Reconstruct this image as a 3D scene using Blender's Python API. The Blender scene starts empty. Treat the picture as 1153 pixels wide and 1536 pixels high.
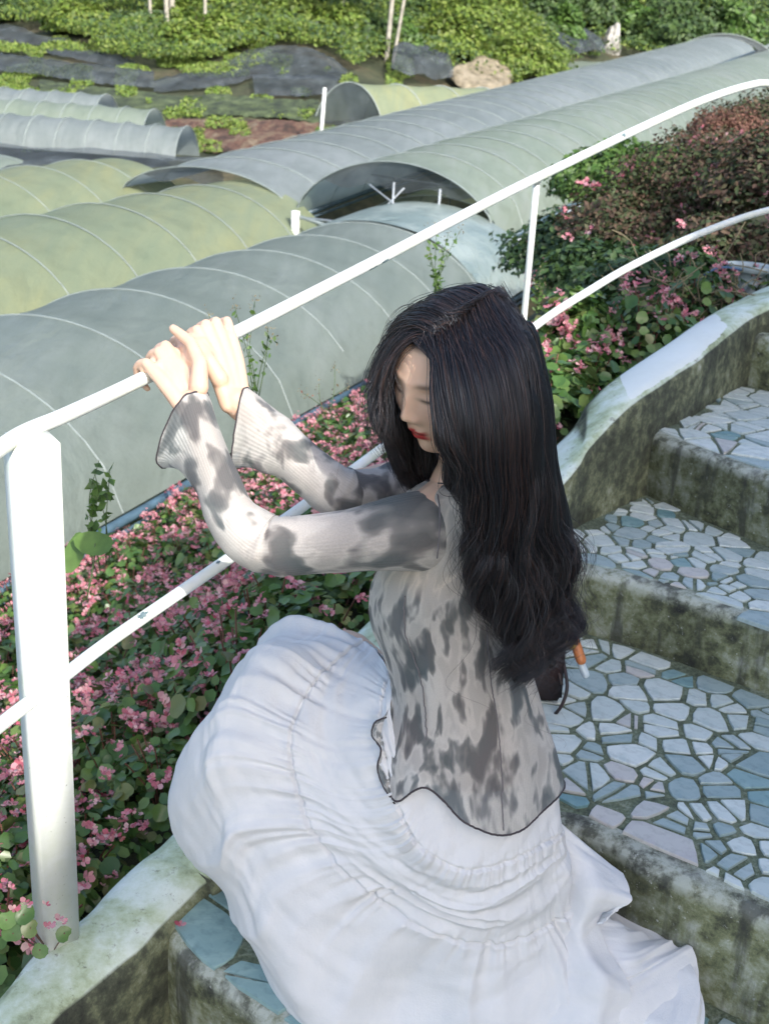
import bpy, bmesh, math, random
import numpy as np
from mathutils import Vector, Matrix

# ------------------------------------------------------------------ camera, sky, sun, exposure
PIT, ROL, FPX = math.atan(1600 / 4130), math.radians(4.0), 1600.0
CAM = np.array([0.0, 0.0, 1.43])
FW = np.array([0, math.cos(PIT), -math.sin(PIT)])
_u0 = np.array([0, math.sin(PIT), math.cos(PIT)])
_r0 = np.array([1.0, 0, 0])
RI = _r0 * math.cos(ROL) + _u0 * math.sin(ROL)
UP = _u0 * math.cos(ROL) - _r0 * math.sin(ROL)

sc = bpy.context.scene
COL = sc.collection
cd = bpy.data.cameras.new('camera')
cam = bpy.data.objects.new('camera', cd)
COL.objects.link(cam)
cd.sensor_fit = 'VERTICAL'
cd.sensor_height = 36.0
cd.lens = 36.0 * FPX / 1536.0
cd.clip_start, cd.clip_end = 0.05, 2000
cam.matrix_world = Matrix(((RI[0], UP[0], -FW[0], CAM[0]), (RI[1], UP[1], -FW[1], CAM[1]), (RI[2], UP[2], -FW[2], CAM[2]), (0, 0, 0, 1)))
sc.camera = cam
cd.dof.use_dof = True
cd.dof.focus_distance = 1.62
cd.dof.aperture_fstop = 9.0

SUN = np.array([0.40, -0.75, 0.58])          # direction towards the sun
SUN /= np.linalg.norm(SUN)
w = bpy.data.worlds.new('World')
sc.world = w
w.use_nodes = True
nt = w.node_tree
sky = nt.nodes.new('ShaderNodeTexSky')
sky.sky_type = 'NISHITA'
sky.sun_disc = False
sky.sun_elevation = math.asin(SUN[2])
sky.sun_rotation = math.atan2(SUN[0], SUN[1])
sky.air_density, sky.dust_density, sky.ozone_density = 0.9, 2.2, 0.5
nt.nodes['Background'].inputs[1].default_value = 0.15
nt.links.new(sky.outputs[0], nt.nodes['Background'].inputs[0])
sd = bpy.data.lights.new('sun', 'SUN')
sd.energy = 2.5
sd.angle = math.radians(0.6)
sd.color = (1.0, 0.965, 0.90)
so = bpy.data.objects.new('sun', sd)
COL.objects.link(so)
so.rotation_euler = Vector((-SUN[0], -SUN[1], -SUN[2])).to_track_quat('-Z', 'Y').to_euler()
sc.view_settings.view_transform = 'Standard'
sc.view_settings.look = 'None'
sc.view_settings.exposure = 1.24
sc.view_settings.gamma = 1.0
sc.view_settings.use_curve_mapping = False
sc.cycles.max_bounces = 6
sc.cycles.transparent_max_bounces = 12
sc.cycles.use_denoising = True

# ------------------------------------------------------------------ helpers
rng = np.random.default_rng(7)
random.seed(7)

def ray(px, py):
    return FW + RI * ((px - 576.5) / FPX) + UP * ((768 - py) / FPX)
def D(px, py, d):                    # the point at that depth on the sight line of a photo pixel
    return CAM + ray(px, py) * d
def Z(px, py, z):                    # ... where the sight line meets the level z
    r = ray(px, py)
    return CAM + r * ((z - CAM[2]) / r[2])
def A(*v):
    return np.array(v, float)
def nrm(v):
    v = np.asarray(v, float)
    return v / (np.linalg.norm(v, axis=-1, keepdims=True) + 1e-12)

_H = np.random.default_rng(3).random((64, 64, 64))
def vnoise(P, s=1.0):                # smooth value noise in -1..1
    P = np.asarray(P, float) * s + 100.3
    i = np.floor(P).astype(int)
    f = P - i
    f = f * f * (3 - 2 * f)
    def h(a, b, c):
        return _H[(i[..., 0] + a) % 64, (i[..., 1] + b) % 64, (i[..., 2] + c) % 64]
    x0 = h(0, 0, 0) * (1 - f[..., 0]) + h(1, 0, 0) * f[..., 0]
    x1 = h(0, 1, 0) * (1 - f[..., 0]) + h(1, 1, 0) * f[..., 0]
    y0 = h(0, 0, 1) * (1 - f[..., 0]) + h(1, 0, 1) * f[..., 0]
    y1 = h(0, 1, 1) * (1 - f[..., 0]) + h(1, 1, 1) * f[..., 0]
    a = x0 * (1 - f[..., 1]) + x1 * f[..., 1]
    b = y0 * (1 - f[..., 1]) + y1 * f[..., 1]
    return (a * (1 - f[..., 2]) + b * f[..., 2]) * 2 - 1
def fbm(P, s=1.0, o=3):
    return sum(vnoise(P, s * 2 ** k) * .5 ** k for k in range(o)) / 1.75

def spline(pts, n):                  # Catmull-Rom through the points, n samples, even in parameter
    p = np.asarray(pts, float)
    q = np.vstack([2 * p[:1] - p[1:2], p, 2 * p[-1:] - p[-2:-1]])
    t = np.linspace(0, len(p) - 1 - 1e-9, n)
    i = t.astype(int)
    f = (t - i)[:, None]
    a, b, c, d = q[i], q[i + 1], q[i + 2], q[i + 3]
    return .5 * ((2 * b) + (-a + c) * f + (2 * a - 5 * b + 4 * c - d) * f ** 2 + (-a + 3 * b - 3 * c + d) * f ** 3)

def even(pts, n, k=None):            # the same, with the control points first spread evenly along the line
    p = np.asarray(pts, float); L = np.r_[0, np.cumsum(np.linalg.norm(np.diff(p, axis=0), axis=1))]
    k = k or max(8, int(len(p) * 2.2)); t = np.linspace(0, L[-1], k)
    return spline(np.stack([np.interp(t, L, p[:, i]) for i in range(p.shape[1])], 1), n)

def tag(o, label=None, cat=None, group=None, kind=None):
    if label: o['label'] = label
    if cat: o['category'] = cat
    if group: o['group'] = group
    if kind: o['kind'] = kind
    return o
def empty(name, loc=(0, 0, 0), label=None, cat=None, group=None, kind=None):
    o = bpy.data.objects.new(name, None)
    COL.objects.link(o)
    o.location = tuple(loc)
    o.empty_display_size = .1
    return tag(o, label, cat, group, kind)
def mesh_data(name, V, F, mat=None, smooth=True):
    me = bpy.data.meshes.new(name)
    V = np.asarray(V, np.float64)
    if isinstance(F, np.ndarray):
        nf, k = F.shape
        me.vertices.add(len(V)); me.vertices.foreach_set('co', V.ravel())
        me.loops.add(nf * k); me.loops.foreach_set('vertex_index', F.ravel().astype(np.int32))
        me.polygons.add(nf); me.polygons.foreach_set('loop_start', np.arange(0, nf * k, k, dtype=np.int32))
        me.update(calc_edges=True)
    else:
        me.from_pydata([tuple(v) for v in V], [], [tuple(f) for f in F])
    if mat: me.materials.append(mat)
    if smooth:
        me.polygons.foreach_set('use_smooth', np.ones(len(me.polygons), bool))
    me.update()
    return me
def link(name, me, parent=None):
    o = bpy.data.objects.new(name, me)
    COL.objects.link(o)
    if parent is not None:
        o.parent = parent
        if parent.location.length > 0 or parent.parent:
            base = parent_loc(parent)
            o.location = (-base[0], -base[1], -base[2])
    return o
def parent_loc(p):
    v = Vector((0, 0, 0))
    while p is not None:
        v += p.location
        p = p.parent
    return v
def obj(name, V, F, mat, parent=None, smooth=True):     # V always in world coordinates
    return link(name, mesh_data(name, V, F, mat, smooth), parent)
def add_attr(me, name, vals):
    a = me.attributes.new(name, 'FLOAT', 'POINT')
    a.data.foreach_set('value', np.asarray(vals, np.float32))

class MB:                            # gathers pieces of one mesh
    def __init__(s): s.V, s.F, s.n = [], [], 0
    def add(s, V, F):
        s.V.append(np.asarray(V, float)); s.F += [tuple(int(i) + s.n for i in f) for f in F]; s.n += len(V)
    def build(s, name, mat, parent=None, smooth=True):
        return obj(name, np.vstack(s.V), s.F, mat, parent, smooth)
def grid_faces(nu, nv, closed=False):                   # vertices laid out [u][v]
    i = np.arange(nu - 1)[:, None]
    j = np.arange(nv if closed else nv - 1)[None, :]
    a = i * nv + j; b = i * nv + (j + 1) % nv
    return np.stack([a, b, b + nv, a + nv], -1).reshape(-1, 4)
def frames(P):
    T = nrm(np.gradient(P, axis=0))
    N = np.zeros_like(T)
    r = A(0, 0, 1) if abs(T[0][2]) < .9 else A(1, 0, 0)
    n = nrm(np.cross(T[0], r))
    for k in range(len(P)):
        n = nrm(n - T[k] * np.dot(n, T[k])); N[k] = n
    return T, N, np.cross(T, N)
def tube(P, R, ns=10, caps=True):
    P = np.asarray(P, float)
    R = np.broadcast_to(R, (len(P),))
    T, N, B = frames(P)
    th = np.linspace(0, 2 * np.pi, ns, endpoint=False)
    V = (P[:, None] + R[:, None, None] * (np.cos(th)[None, :, None] * N[:, None] + np.sin(th)[None, :, None] * B[:, None])).reshape(-1, 3)
    F = [tuple(f) for f in grid_faces(len(P), ns, True)]
    if caps:
        F += [tuple(range(ns))[::-1], tuple((len(P) - 1) * ns + k for k in range(ns))]
    return V, F
def box(c, h, ax=None):
    c = np.asarray(c, float)
    ax = np.eye(3) if ax is None else np.asarray(ax, float)
    s = [(-1, -1, -1), (1, -1, -1), (1, 1, -1), (-1, 1, -1), (-1, -1, 1), (1, -1, 1), (1, 1, 1), (-1, 1, 1)]
    V = [c + ax[0] * h[0] * a + ax[1] * h[1] * b + ax[2] * h[2] * d for a, b, d in s]
    return V, [(0, 3, 2, 1), (4, 5, 6, 7), (0, 1, 5, 4), (1, 2, 6, 5), (2, 3, 7, 6), (3, 0, 4, 7)]

# ------------------------------------------------------------------ materials
class NT:
    def __init__(s, name):
        s.m = bpy.data.materials.new(name); s.m.use_nodes = True
        s.t = s.m.node_tree; s.t.nodes.clear()
        s.out = s.t.nodes.new('ShaderNodeOutputMaterial')
        s.b = s.t.nodes.new('ShaderNodeBsdfPrincipled')
        s.t.links.new(s.b.outputs[0], s.out.inputs[0])
        s.tc = s.t.nodes.new('ShaderNodeTexCoord').outputs['Object']
    def node(s, k, **kw):
        n = s.t.nodes.new(k)
        for a, v in kw.items(): setattr(n, a, v)
        return n
    def link(s, a, b): s.t.links.new(a, b)
    def set(s, **kw):
        for k, v in kw.items():
            i = s.b.inputs[k.replace('_', ' ')]
            if hasattr(v, 'is_output') or isinstance(v, bpy.types.NodeSocket): s.link(v, i)
            else: i.default_value = v
        return s
    def noise(s, scale, detail=4, rough=.55, vec=None, dist=0, stretch=None):
        n = s.node('ShaderNodeTexNoise')
        n.inputs['Scale'].default_value = scale; n.inputs['Detail'].default_value = detail
        n.inputs['Roughness'].default_value = rough; n.inputs['Distortion'].default_value = dist
        v = vec or s.tc
        if stretch:
            mp = s.node('ShaderNodeMapping'); mp.inputs['Scale'].default_value = stretch
            s.link(v, mp.inputs[0]); v = mp.outputs[0]
        s.link(v, n.inputs['Vector'])
        return n.outputs[0]
    def ramp(s, fac, stops, inter='LINEAR'):
        r = s.node('ShaderNodeValToRGB'); r.color_ramp.interpolation = inter
        e = r.color_ramp.elements
        while len(e) > 1: e.remove(e[-1])
        for k, (p, c) in enumerate(stops):
            x = e[0] if k == 0 else e.new(p)
            x.position = p; x.color = (c, c, c, 1) if not hasattr(c, '__len__') else (*c[:3], 1)
        s.link(fac, r.inputs[0]); return r.outputs[0]
    def mix(s, f, a, b, mode='MIX'):
        n = s.node('ShaderNodeMix', data_type='RGBA', blend_type=mode)
        for v, i in ((f, 0), (a, 6), (b, 7)):
            if isinstance(v, bpy.types.NodeSocket): s.link(v, n.inputs[i])
            else: n.inputs[i].default_value = v if not hasattr(v, '__len__') else (*v[:3], 1)
        return n.outputs[2]
    def math(s, op, a, b=0.0):
        n = s.node('ShaderNodeMath', operation=op)
        for v, i in ((a, 0), (b, 1)):
            if isinstance(v, bpy.types.NodeSocket): s.link(v, n.inputs[i])
            else: n.inputs[i].default_value = v
        return n.outputs[0]
    def bump(s, h, strength=.3, dist=.01):
        n = s.node('ShaderNodeBump'); n.inputs['Strength'].default_value = strength
        n.inputs['Distance'].default_value = dist
        s.link(h, n.inputs['Height']); s.link(n.outputs[0], s.b.inputs['Normal']); return s
    def attr(s, name):
        n = s.node('ShaderNodeAttribute'); n.attribute_name = name; return n.outputs['Fac']
    def rand(s): return s.node('ShaderNodeObjectInfo').outputs['Random']
    def geo_rand(s): return s.node('ShaderNodeNewGeometry').outputs['Random Per Island']

def simple(name, col, rough=.6, var=.15, scale=20, **kw):
    n = NT(name)
    f = n.noise(scale, 4)
    c = n.ramp(f, [(.3, [x * (1 - var) for x in col]), (.7, [min(1, x * (1 + var)) for x in col])])
    n.set(Base_Color=c, Roughness=rough, **kw)
    return n

M = {}
# white painted steel with chips, dirt and algae
n = NT('painted_steel')
g = n.noise(9, 5, .7); d = n.noise(60, 3, .6)
c = n.ramp(g, [(.35, (.80, .82, .80)), (.60, (.72, .75, .66)), (.75, (.45, .52, .34))])
chip = n.ramp(n.noise(16, 6, .75, dist=.6), [(.70, 0), (.715, 1)])
speck = n.ramp(n.noise(170, 2, .5), [(.70, 0), (.76, 1)])
c = n.mix(n.math('MULTIPLY', speck, .55), c, (.22, .21, .17))
c = n.mix(chip, c, (.16, .24, .27))
n.set(Base_Color=c, Roughness=.42).bump(n.math('SUBTRACT', d, n.math('MULTIPLY', chip, 1.5)), .25, .002)
M['paint'] = n.m
# mossy concrete of the risers
n = NT('mossy_concrete')
a_ = n.noise(5, 8, .68); b_ = n.noise(26, 6, .7); e_ = n.noise(1.7, 3, .5); k_ = n.noise(90, 4, .7)
moss = n.ramp(n.mix(.5, a_, b_), [(.36, (.022, .025, .022)), (.43, (.075, .085, .05)), (.49, (.17, .19, .10)), (.55, (.27, .30, .21)), (.64, (.42, .45, .41)), (.72, (.50, .53, .50))])
dark = n.ramp(e_, [(.38, (.35, .35, .36)), (.56, (1, 1, 1))])
c = n.mix(.85, moss, dark, 'MULTIPLY')
c = n.mix(n.ramp(k_, [(.62, 0), (.72, .7)]), c, (.50, .53, .50))
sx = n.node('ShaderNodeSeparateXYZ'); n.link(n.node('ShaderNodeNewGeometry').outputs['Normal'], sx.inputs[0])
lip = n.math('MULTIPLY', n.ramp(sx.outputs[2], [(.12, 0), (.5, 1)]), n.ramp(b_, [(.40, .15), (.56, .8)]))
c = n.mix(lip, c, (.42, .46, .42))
drip = n.noise(6, 5, .6, stretch=(2.5, 2.5, .35))
c = n.mix(n.ramp(drip, [(.52, 0), (.62, .75)]), c, (.035, .038, .034))
n.set(Base_Color=c, Roughness=.9).bump(n.mix(.5, b_, k_), .6, .008)
M['riser'] = n.m
# pale, lime-washed wall top, algae-stained
n = NT('washed_concrete')
a_ = n.noise(7, 8, .7); b_ = n.noise(34, 6, .75); w_ = n.noise(2.2, 4, .6)
c = n.ramp(a_, [(.32, (.20, .23, .13)), (.45, (.44, .52, .36)), (.56, (.60, .68, .60)), (.70, (.72, .79, .76))])
c = n.mix(n.ramp(b_, [(.30, .85), (.42, 0)]), c, (.13, .14, .10))
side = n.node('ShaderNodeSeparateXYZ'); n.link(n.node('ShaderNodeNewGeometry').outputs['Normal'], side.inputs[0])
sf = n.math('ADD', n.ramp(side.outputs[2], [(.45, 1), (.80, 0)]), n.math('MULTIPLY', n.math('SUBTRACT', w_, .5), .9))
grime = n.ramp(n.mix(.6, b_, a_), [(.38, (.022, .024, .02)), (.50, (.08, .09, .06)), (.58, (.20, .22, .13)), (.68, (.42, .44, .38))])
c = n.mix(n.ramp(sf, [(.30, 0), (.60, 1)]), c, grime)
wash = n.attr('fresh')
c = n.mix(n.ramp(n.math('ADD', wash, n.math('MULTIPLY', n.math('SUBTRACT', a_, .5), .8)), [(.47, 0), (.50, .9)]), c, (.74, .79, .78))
n.set(Base_Color=c, Roughness=.85).bump(n.mix(.5, b_, a_), .5, .006)
M['coping'] = n.m
# marble offcuts of the crazy paving: three tones picked per piece
def stone(name, lo, hi, vein):
    n = NT(name)
    r = n.rand()
    v = n.noise(7, 6, .6, dist=1.6, stretch=(1, 2.4, 1)); s2 = n.noise(40, 5, .6)
    base = n.mix(r, lo, hi)
    c = n.mix(n.ramp(v, [(.46, 0), (.60, .55)]), base, vein)
    c = n.mix(n.ramp(s2, [(.35, .35), (.50, 0)]), c, [x * .5 for x in lo])
    n.set(Base_Color=c, Roughness=n.ramp(s2, [(.3, .55), (.7, .32)])).bump(s2, .12, .003)
    return n.m
M['stone_w'] = stone('pale_marble', (.50, .58, .57), (.64, .70, .68), (.34, .44, .44))
M['stone_b'] = stone('blue_marble', (.27, .37, .38), (.42, .50, .50), (.20, .30, .32))
M['stone_t'] = stone('teal_marble', (.15, .28, .30), (.24, .37, .38), (.32, .46, .45))
M['stone_p'] = stone('rose_marble', (.47, .49, .48), (.56, .54, .51), (.42, .40, .42))
n = NT('mossy_grout')
a_ = n.noise(14, 6, .7); b_ = n.noise(120, 4, .7)
c = n.ramp(n.mix(.5, a_, b_), [(.38, (.07, .085, .06)), (.52, (.16, .20, .13)), (.62, (.28, .32, .26))])
n.set(Base_Color=c, Roughness=.95).bump(b_, .8, .01)
M['grout'] = n.m
M['soil'] = simple('damp_soil', (.045, .038, .026), .95, .5, 14).m
# ------------------------------------------------------------------ levels of the stair and the coping
LV = (-.035, .203, .380, .574)
def P2(px, py, z): return Z(px, py, z)[:2]
cop = [((-80, 1600), (20, 1665), -.03), ((0, 1480), (80, 1536), -.012), ((60, 1410), (180, 1450), -.004), ((120, 1370), (240, 1390), .0), ((200, 1290), (310, 1322), .006),
       ((270, 1225), (345, 1292), .03), None,
       ((845, 650), (850, 712), .56), ((880, 600), (890, 655), .63), ((925, 560), (950, 600), .70), ((1000, 510), (1040, 540), .76),
       ((1060, 470), (1090, 500), .80), ((1153, 425), (1153, 455), .86), ((1260, 400), (1240, 425), .95)]
CO, CI = [], []
for c in cop:
    if c is None:
        a0, a1 = CO[-1], Z(*cop[7][0], .56)
        b0, b1 = CI[-1], Z(*cop[7][1], .56)
        for t in (.33, .66):
            CO.append(a0 * (1 - t) + a1 * t + A(-.02, .02, 0)); CI.append(b0 * (1 - t) + b1 * t + A(-.02, .02, 0))
    else:
        CO.append(Z(*c[0], c[2])); CI.append(Z(*c[1], c[2]))
CO = spline(CO, 150); CI = spline(CI, 150)

def tread_poly(front, back, right):
    return [A(*p) for p in front] + [A(*p) for p in right] + [A(*p) for p in back]
nose0 = [(-.40, 1.63), (-.351, 1.533), (-.126, 1.362), (.15, 1.16), (.6, .85), (1.3, .35)]
nose1 = [(-.20, 1.73), (-.09, 1.60), (.06, 1.535), (.22, 1.585), (.371, 1.641), (.485, 1.560), (.686, 1.430), (1.3, .98), (2.3, .2)]
nose2 = [(.31, 2.50), (.39, 2.47), (.488, 2.426), (.657, 2.342), (.821, 2.221), (.885, 2.183), (1.5, 1.72), (2.8, .8)]
nose3 = [(.66, 3.20), (.704, 3.12), (.755, 3.004), (.870, 2.835), (.998, 2.666), (1.7, 1.9), (3.2, .9)]
nose4 = [(1.15, 3.75), (1.30, 3.60), (1.55, 3.30), (2.2, 2.6), (3.4, 1.5)]

def slab(name, front, z, zb, back_pts, mat, dist=.0):
    """a step: its nosing follows 'front'; the body runs back under the next one"""
    f = even([(*p, 0) for p in front], 110)[:, :2]
    bk = [A(*p) for p in back_pts]
    # profile of the nosing: rounded edge, battered and lumpy riser
    prof = [(.10, 0.0), (.045, .000), (.022, -.001), (.008, -.006), (.0, -.017), (-.003, -.04), (.0, -.5), (.012, -1.0)]
    T = nrm(np.gradient(f, axis=0)); Nn = np.stack([-T[:, 1], T[:, 0]], 1)      # towards the rise
    rows = []
    for a, b in prof:
        zz = z + (b if b > -.05 else (z - zb) * b)
        p = np.column_stack([f + Nn * a, np.full(len(f), zz)])
        k = fbm(p * A(1, 1, 1.6), 9, 3)[:, None]
        out = np.column_stack([Nn, np.zeros(len(f))])
        amp = 0 if a > .03 else .007
        p = p + out * k * amp + A(0, 0, 1) * (k * amp * .5 if b > -.03 else 0)
        rows.append(p)
    n_ = len(f)
    V = np.vstack(rows); F = [tuple(q) for q in grid_faces(len(prof), n_)]
    F = [q[::-1] for q in F]
    # top: tessellated outline between the nosing and the back line
    bl = spline([(*p, z) for p in back_pts], 40); bl[:, 2] = z
    s0 = len(V); V = np.vstack([V, bl])
    ids = list(range(n_)) + [s0 + q for q in range(39, -1, -1)]
    from mathutils.geometry import tessellate_polygon
    tri = tessellate_polygon([[Vector((float(V[q][0]), float(V[q][1]), 0)) for q in ids]])
    nb_ = len(F)
    for t_ in tri:
        a_, b_, c_ = [ids[q] for q in t_]
        cr = np.cross(V[b_] - V[a_], V[c_] - V[a_])[2]
        F.append((a_, b_, c_) if cr > 0 else (a_, c_, b_))
    o = obj(name, V, F, mat)
    o.data.materials.append(M['grout'])
    mi = np.zeros(len(F), np.int32); mi[:(n_ - 1)] = 1; mi[nb_:] = 1
    o.data.polygons.foreach_set('material_index', mi)
    return o

steps = []
backs = {0: [(-.48, 1.58), (-.26, 1.85), (.3, 2.1), (.9, 1.7), (1.6, 1.1)],
         1: [(-.24, 1.77), (.02, 2.15), (.28, 2.55), (.9, 2.6), (1.7, 1.9), (3.0, 1.0)],
         2: [(.34, 2.58), (.50, 2.82), (.66, 3.12), (.9, 3.3), (1.8, 2.4), (3.4, 1.2)],
         3: [(.68, 3.18), (.86, 3.45), (1.12, 3.85), (1.4, 3.95), (2.2, 3.2), (3.6, 2.0)],
         4: [(1.18, 3.9), (1.45, 4.15), (2.2, 4.2), (3.0, 3.6), (4.0, 2.4)]}
NOSE = {0: nose0, 1: nose1, 2: nose2, 3: nose3, 4: nose4}
LVX = list(LV) + [.76]
for k in range(5):
    zb = LVX[k] - .30 if k == 0 else LVX[k - 1] - .02
    s = slab('step', NOSE[k], LVX[k], zb, backs[k], M['riser'])
    s['kind'] = 'structure'
    steps.append(s)
lower = obj('landing', [(-.9, 1.6, -.26), (-.9, -1.5, -.26), (3, -1.5, -.26), (3, 1.6, -.26)], [(0, 1, 2, 3)], M['riser'])
lower['kind'] = 'structure'

# ---- crazy paving: a piece of marble for every piece in the photo (seeds read off it), Voronoi-cut, laid proud of the grout
seeds1 = """180,80w 165,145w 310,150W 490,100p 440,165b 580,195W 510,260w 660,130w 730,215w 810,150w 870,90w 720,50w 540,30w 400,60w 250,40b 180,195w 190,280w 320,250b 320,360w
460,340p 640,330w 760,310b 620,395p 830,225w 880,290w 960,210b 980,250b 1080,180w 1000,100w 1120,130b 1090,310b 1140,60b 1060,380t 760,410b 920,420b 620,460b 460,440b 220,400p 210,470t
400,545p 610,510p 700,575b 660,660p 820,520w 975,510w 1120,460t 1110,540b 825,610b 950,610b 1090,600w 890,690b 1040,680w 980,850w 1050,790b 1135,690w 1130,800w 1150,860w"""
seeds1b = """310,830w 310,885w 450,890w 300,940b 410,990w 330,1060b 560,1010p 610,960w 730,1040t 780,995b 490,1065b 520,1110w 660,1110w 900,1070b 810,1145w 950,1170w 180,1120w 1080,1150b"""
seeds2 = """460,120w 370,130w 320,160w 390,160w 460,150w 530,150w 280,205w 380,185w 465,190w 500,175b 550,195b 655,190t 765,240b 820,260b 390,220w 455,220b 515,215w 560,240w 600,220w 490,250w
380,260t 560,265w 665,280t 670,245w 790,295w 470,280w 310,260w 330,290w 550,295w 435,310b 510,320t 625,330b 700,330w 810,335w 925,320b 325,320w 290,340w 420,350w 330,375w 590,350w 685,355w
505,375b 665,375w 825,400w 910,355w 985,380w 1100,415b 370,410w 470,410b 620,405b 560,425b 990,420w 1020,460b 330,440w 425,455w 525,465p 620,465w 680,445w 480,487w 370,505b 740,480w 860,490w
900,480w 950,480w 1130,490w 790,510t 530,520w 640,520p 590,550p 960,520w 1080,515w 950,545b 1080,560w 535,565b 810,560p 950,585w 700,580b 870,605b 815,605w 1000,605w 1050,590b 700,615p 930,640w
990,665w 1090,650b 930,690w 1100,715w 1110,760b 240,250w 230,300b 250,380w 215,330w 200,410b"""
seeds3 = """550,840w 660,830w 690,895w 620,790w 740,780w 760,765w 860,755t 830,790w 700,850w 760,855w 900,810w 820,870p 800,905w 870,880w 900,840w 950,760w 920,785w 1010,715w 1090,710w 1000,760w
990,810w 1110,790w 950,870w 940,905t 1020,880w 900,950p 1090,940w 1090,990w 1080,1040b 1100,1075w 1130,860w 1140,920w 1020,735w 1130,740w"""
def rd(txt, ox, oy, z):
    out = []
    for t in txt.split():
        x, y = t[:-1].split(',')
        out.append((*P2(ox + float(x) / 3.09, oy + float(y) / 3.09, z), t[-1].lower()))
    return out
def more(region, have, dens, seed, cols='wwwwbbp'):
    r = np.random.default_rng(seed); out = list(have)
    x0, y0, x1, y1 = region
    for _ in range(6000):
        p = (r.uniform(x0, x1), r.uniform(y0, y1))
        if all((p[0] - q[0]) ** 2 + (p[1] - q[1]) ** 2 > dens ** 2 * (1.0 if k >= len(have) else 1.3) for k, q in enumerate(out)):
            out.append((*p, cols[r.integers(len(cols))]))
    return out
def clip(poly, a, b, c):                      # keep a x + b y <= c
    out = []
    for i in range(len(poly)):
        p, q = poly[i], poly[(i + 1) % len(poly)]
        dp, dq = a * p[0] + b * p[1] - c, a * q[0] + b * q[1] - c
        if dp <= 0: out.append(p)
        if (dp < 0 < dq) or (dq < 0 < dp):
            t = dp / (dp - dq); out.append((p[0] + (q[0] - p[0]) * t, p[1] + (q[1] - p[1]) * t))
    return out
def inset(poly, d):
    n_ = len(poly); P = poly
    for i in range(n_):
        p, q = poly[i], poly[(i + 1) % n_]
        ex, ey = q[0] - p[0], q[1] - p[1]; L = math.hypot(ex, ey)
        if L < 1e-6: continue
        nx, ny = ey / L, -ex / L
        P = clip(P, nx, ny, nx * p[0] + ny * p[1] - d)
        if len(P) < 3: return []
    return P
def inside_front(p, front, off):              # signed distance behind the nosing line
    f = np.asarray(front); best = None
    for i in range(len(f) - 1):
        e = f[i + 1] - f[i]; t = np.clip(np.dot(A(*p) - f[i], e) / np.dot(e, e), 0, 1)
        q = f[i] + e * t; d_ = np.linalg.norm(A(*p) - q)
        s_ = e[0] * (p[1] - q[1]) - e[1] * (p[0] - q[0])
        if best is None or d_ < abs(best): best = d_ if s_ > 0 else -d_
    return best > off
def pave(step, k, seeds, region, front, back, gap, off):
    z = LVX[k]; n_made = 0
    x0, y0, x1, y1 = region
    fr = even([(*p, 0) for p in front], 70)[:, :2]; bk = even([(*p, 0) for p in back], 70)[:, :2]
    r = np.random.default_rng(50 + k)
    fd = [min(np.linalg.norm(fr - A(s[0], s[1]), axis=1).min(), 9) for s in seeds]
    pw = r.uniform(-1, 1, len(seeds))
    nd = [min([9.] + [math.hypot(q[0] - s[0], q[1] - s[1]) for q in seeds if q is not s]) for s in seeds]
    for i, s in enumerate(seeds):
        if inside_front(s[:2], CIX, -.015) or not inside_front(s[:2], fr, off * .6) or not (inside_front(s[:2], bk, -9) and not inside_front(s[:2], bk, .0)): continue
        poly = [(x0, y0), (x1, y0), (x1, y1), (x0, y1)]
        for j, q in enumerate(seeds):
            if i == j: continue
            dx, dy = q[0] - s[0], q[1] - s[1]
            if dx * dx + dy * dy > .36: continue
            wgt = .5 + .16 * (pw[i] * nd[i] - pw[j] * nd[j]) / math.sqrt(dx * dx + dy * dy)
            poly = clip(poly, dx, dy, dx * (s[0] + dx * wgt) + dy * (s[1] + dy * wgt))
            if len(poly) < 3: break
        if len(poly) < 3: continue
        # cut at the nosing and at the riser behind
        c0 = A(s[0], s[1])
        for line, sg, o_ in ((fr, 1, off), (bk, -1, .004), (CIX, 1, .006)):
            d_ = np.linalg.norm(line - c0, axis=1); near = int(np.argmin(d_))
            if d_[near] > .22: continue
            for m in range(max(0, near - 4), min(len(line) - 1, near + 4), 2):
                e = line[m + 1] - line[m]; e = e / (np.linalg.norm(e) + 1e-9)
                nx, ny = e[1] * sg, -e[0] * sg
                cc = nx * line[m][0] + ny * line[m][1] - o_
                if nx * c0[0] + ny * c0[1] < cc + .0: poly = clip(poly, nx, ny, cc)
                if len(poly) < 3: break
            if len(poly) < 3: break
        if len(poly) < 3: continue
        if r.random() < .42:
            pc = np.asarray(poly).mean(0); a_ = r.uniform(0, np.pi); nx, ny = math.cos(a_), math.sin(a_); o_ = nx * pc[0] + ny * pc[1]
            halves = [clip(poly, nx, ny, o_), clip(poly, -nx, -ny, -o_)]
        else: halves = [poly]
        for poly in halves: n_made += lay(step, poly, s[2] if poly is halves[0] or r.random() < .5 else 'wb'[int(r.integers(2))], gap, z, r)
    return n_made
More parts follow.
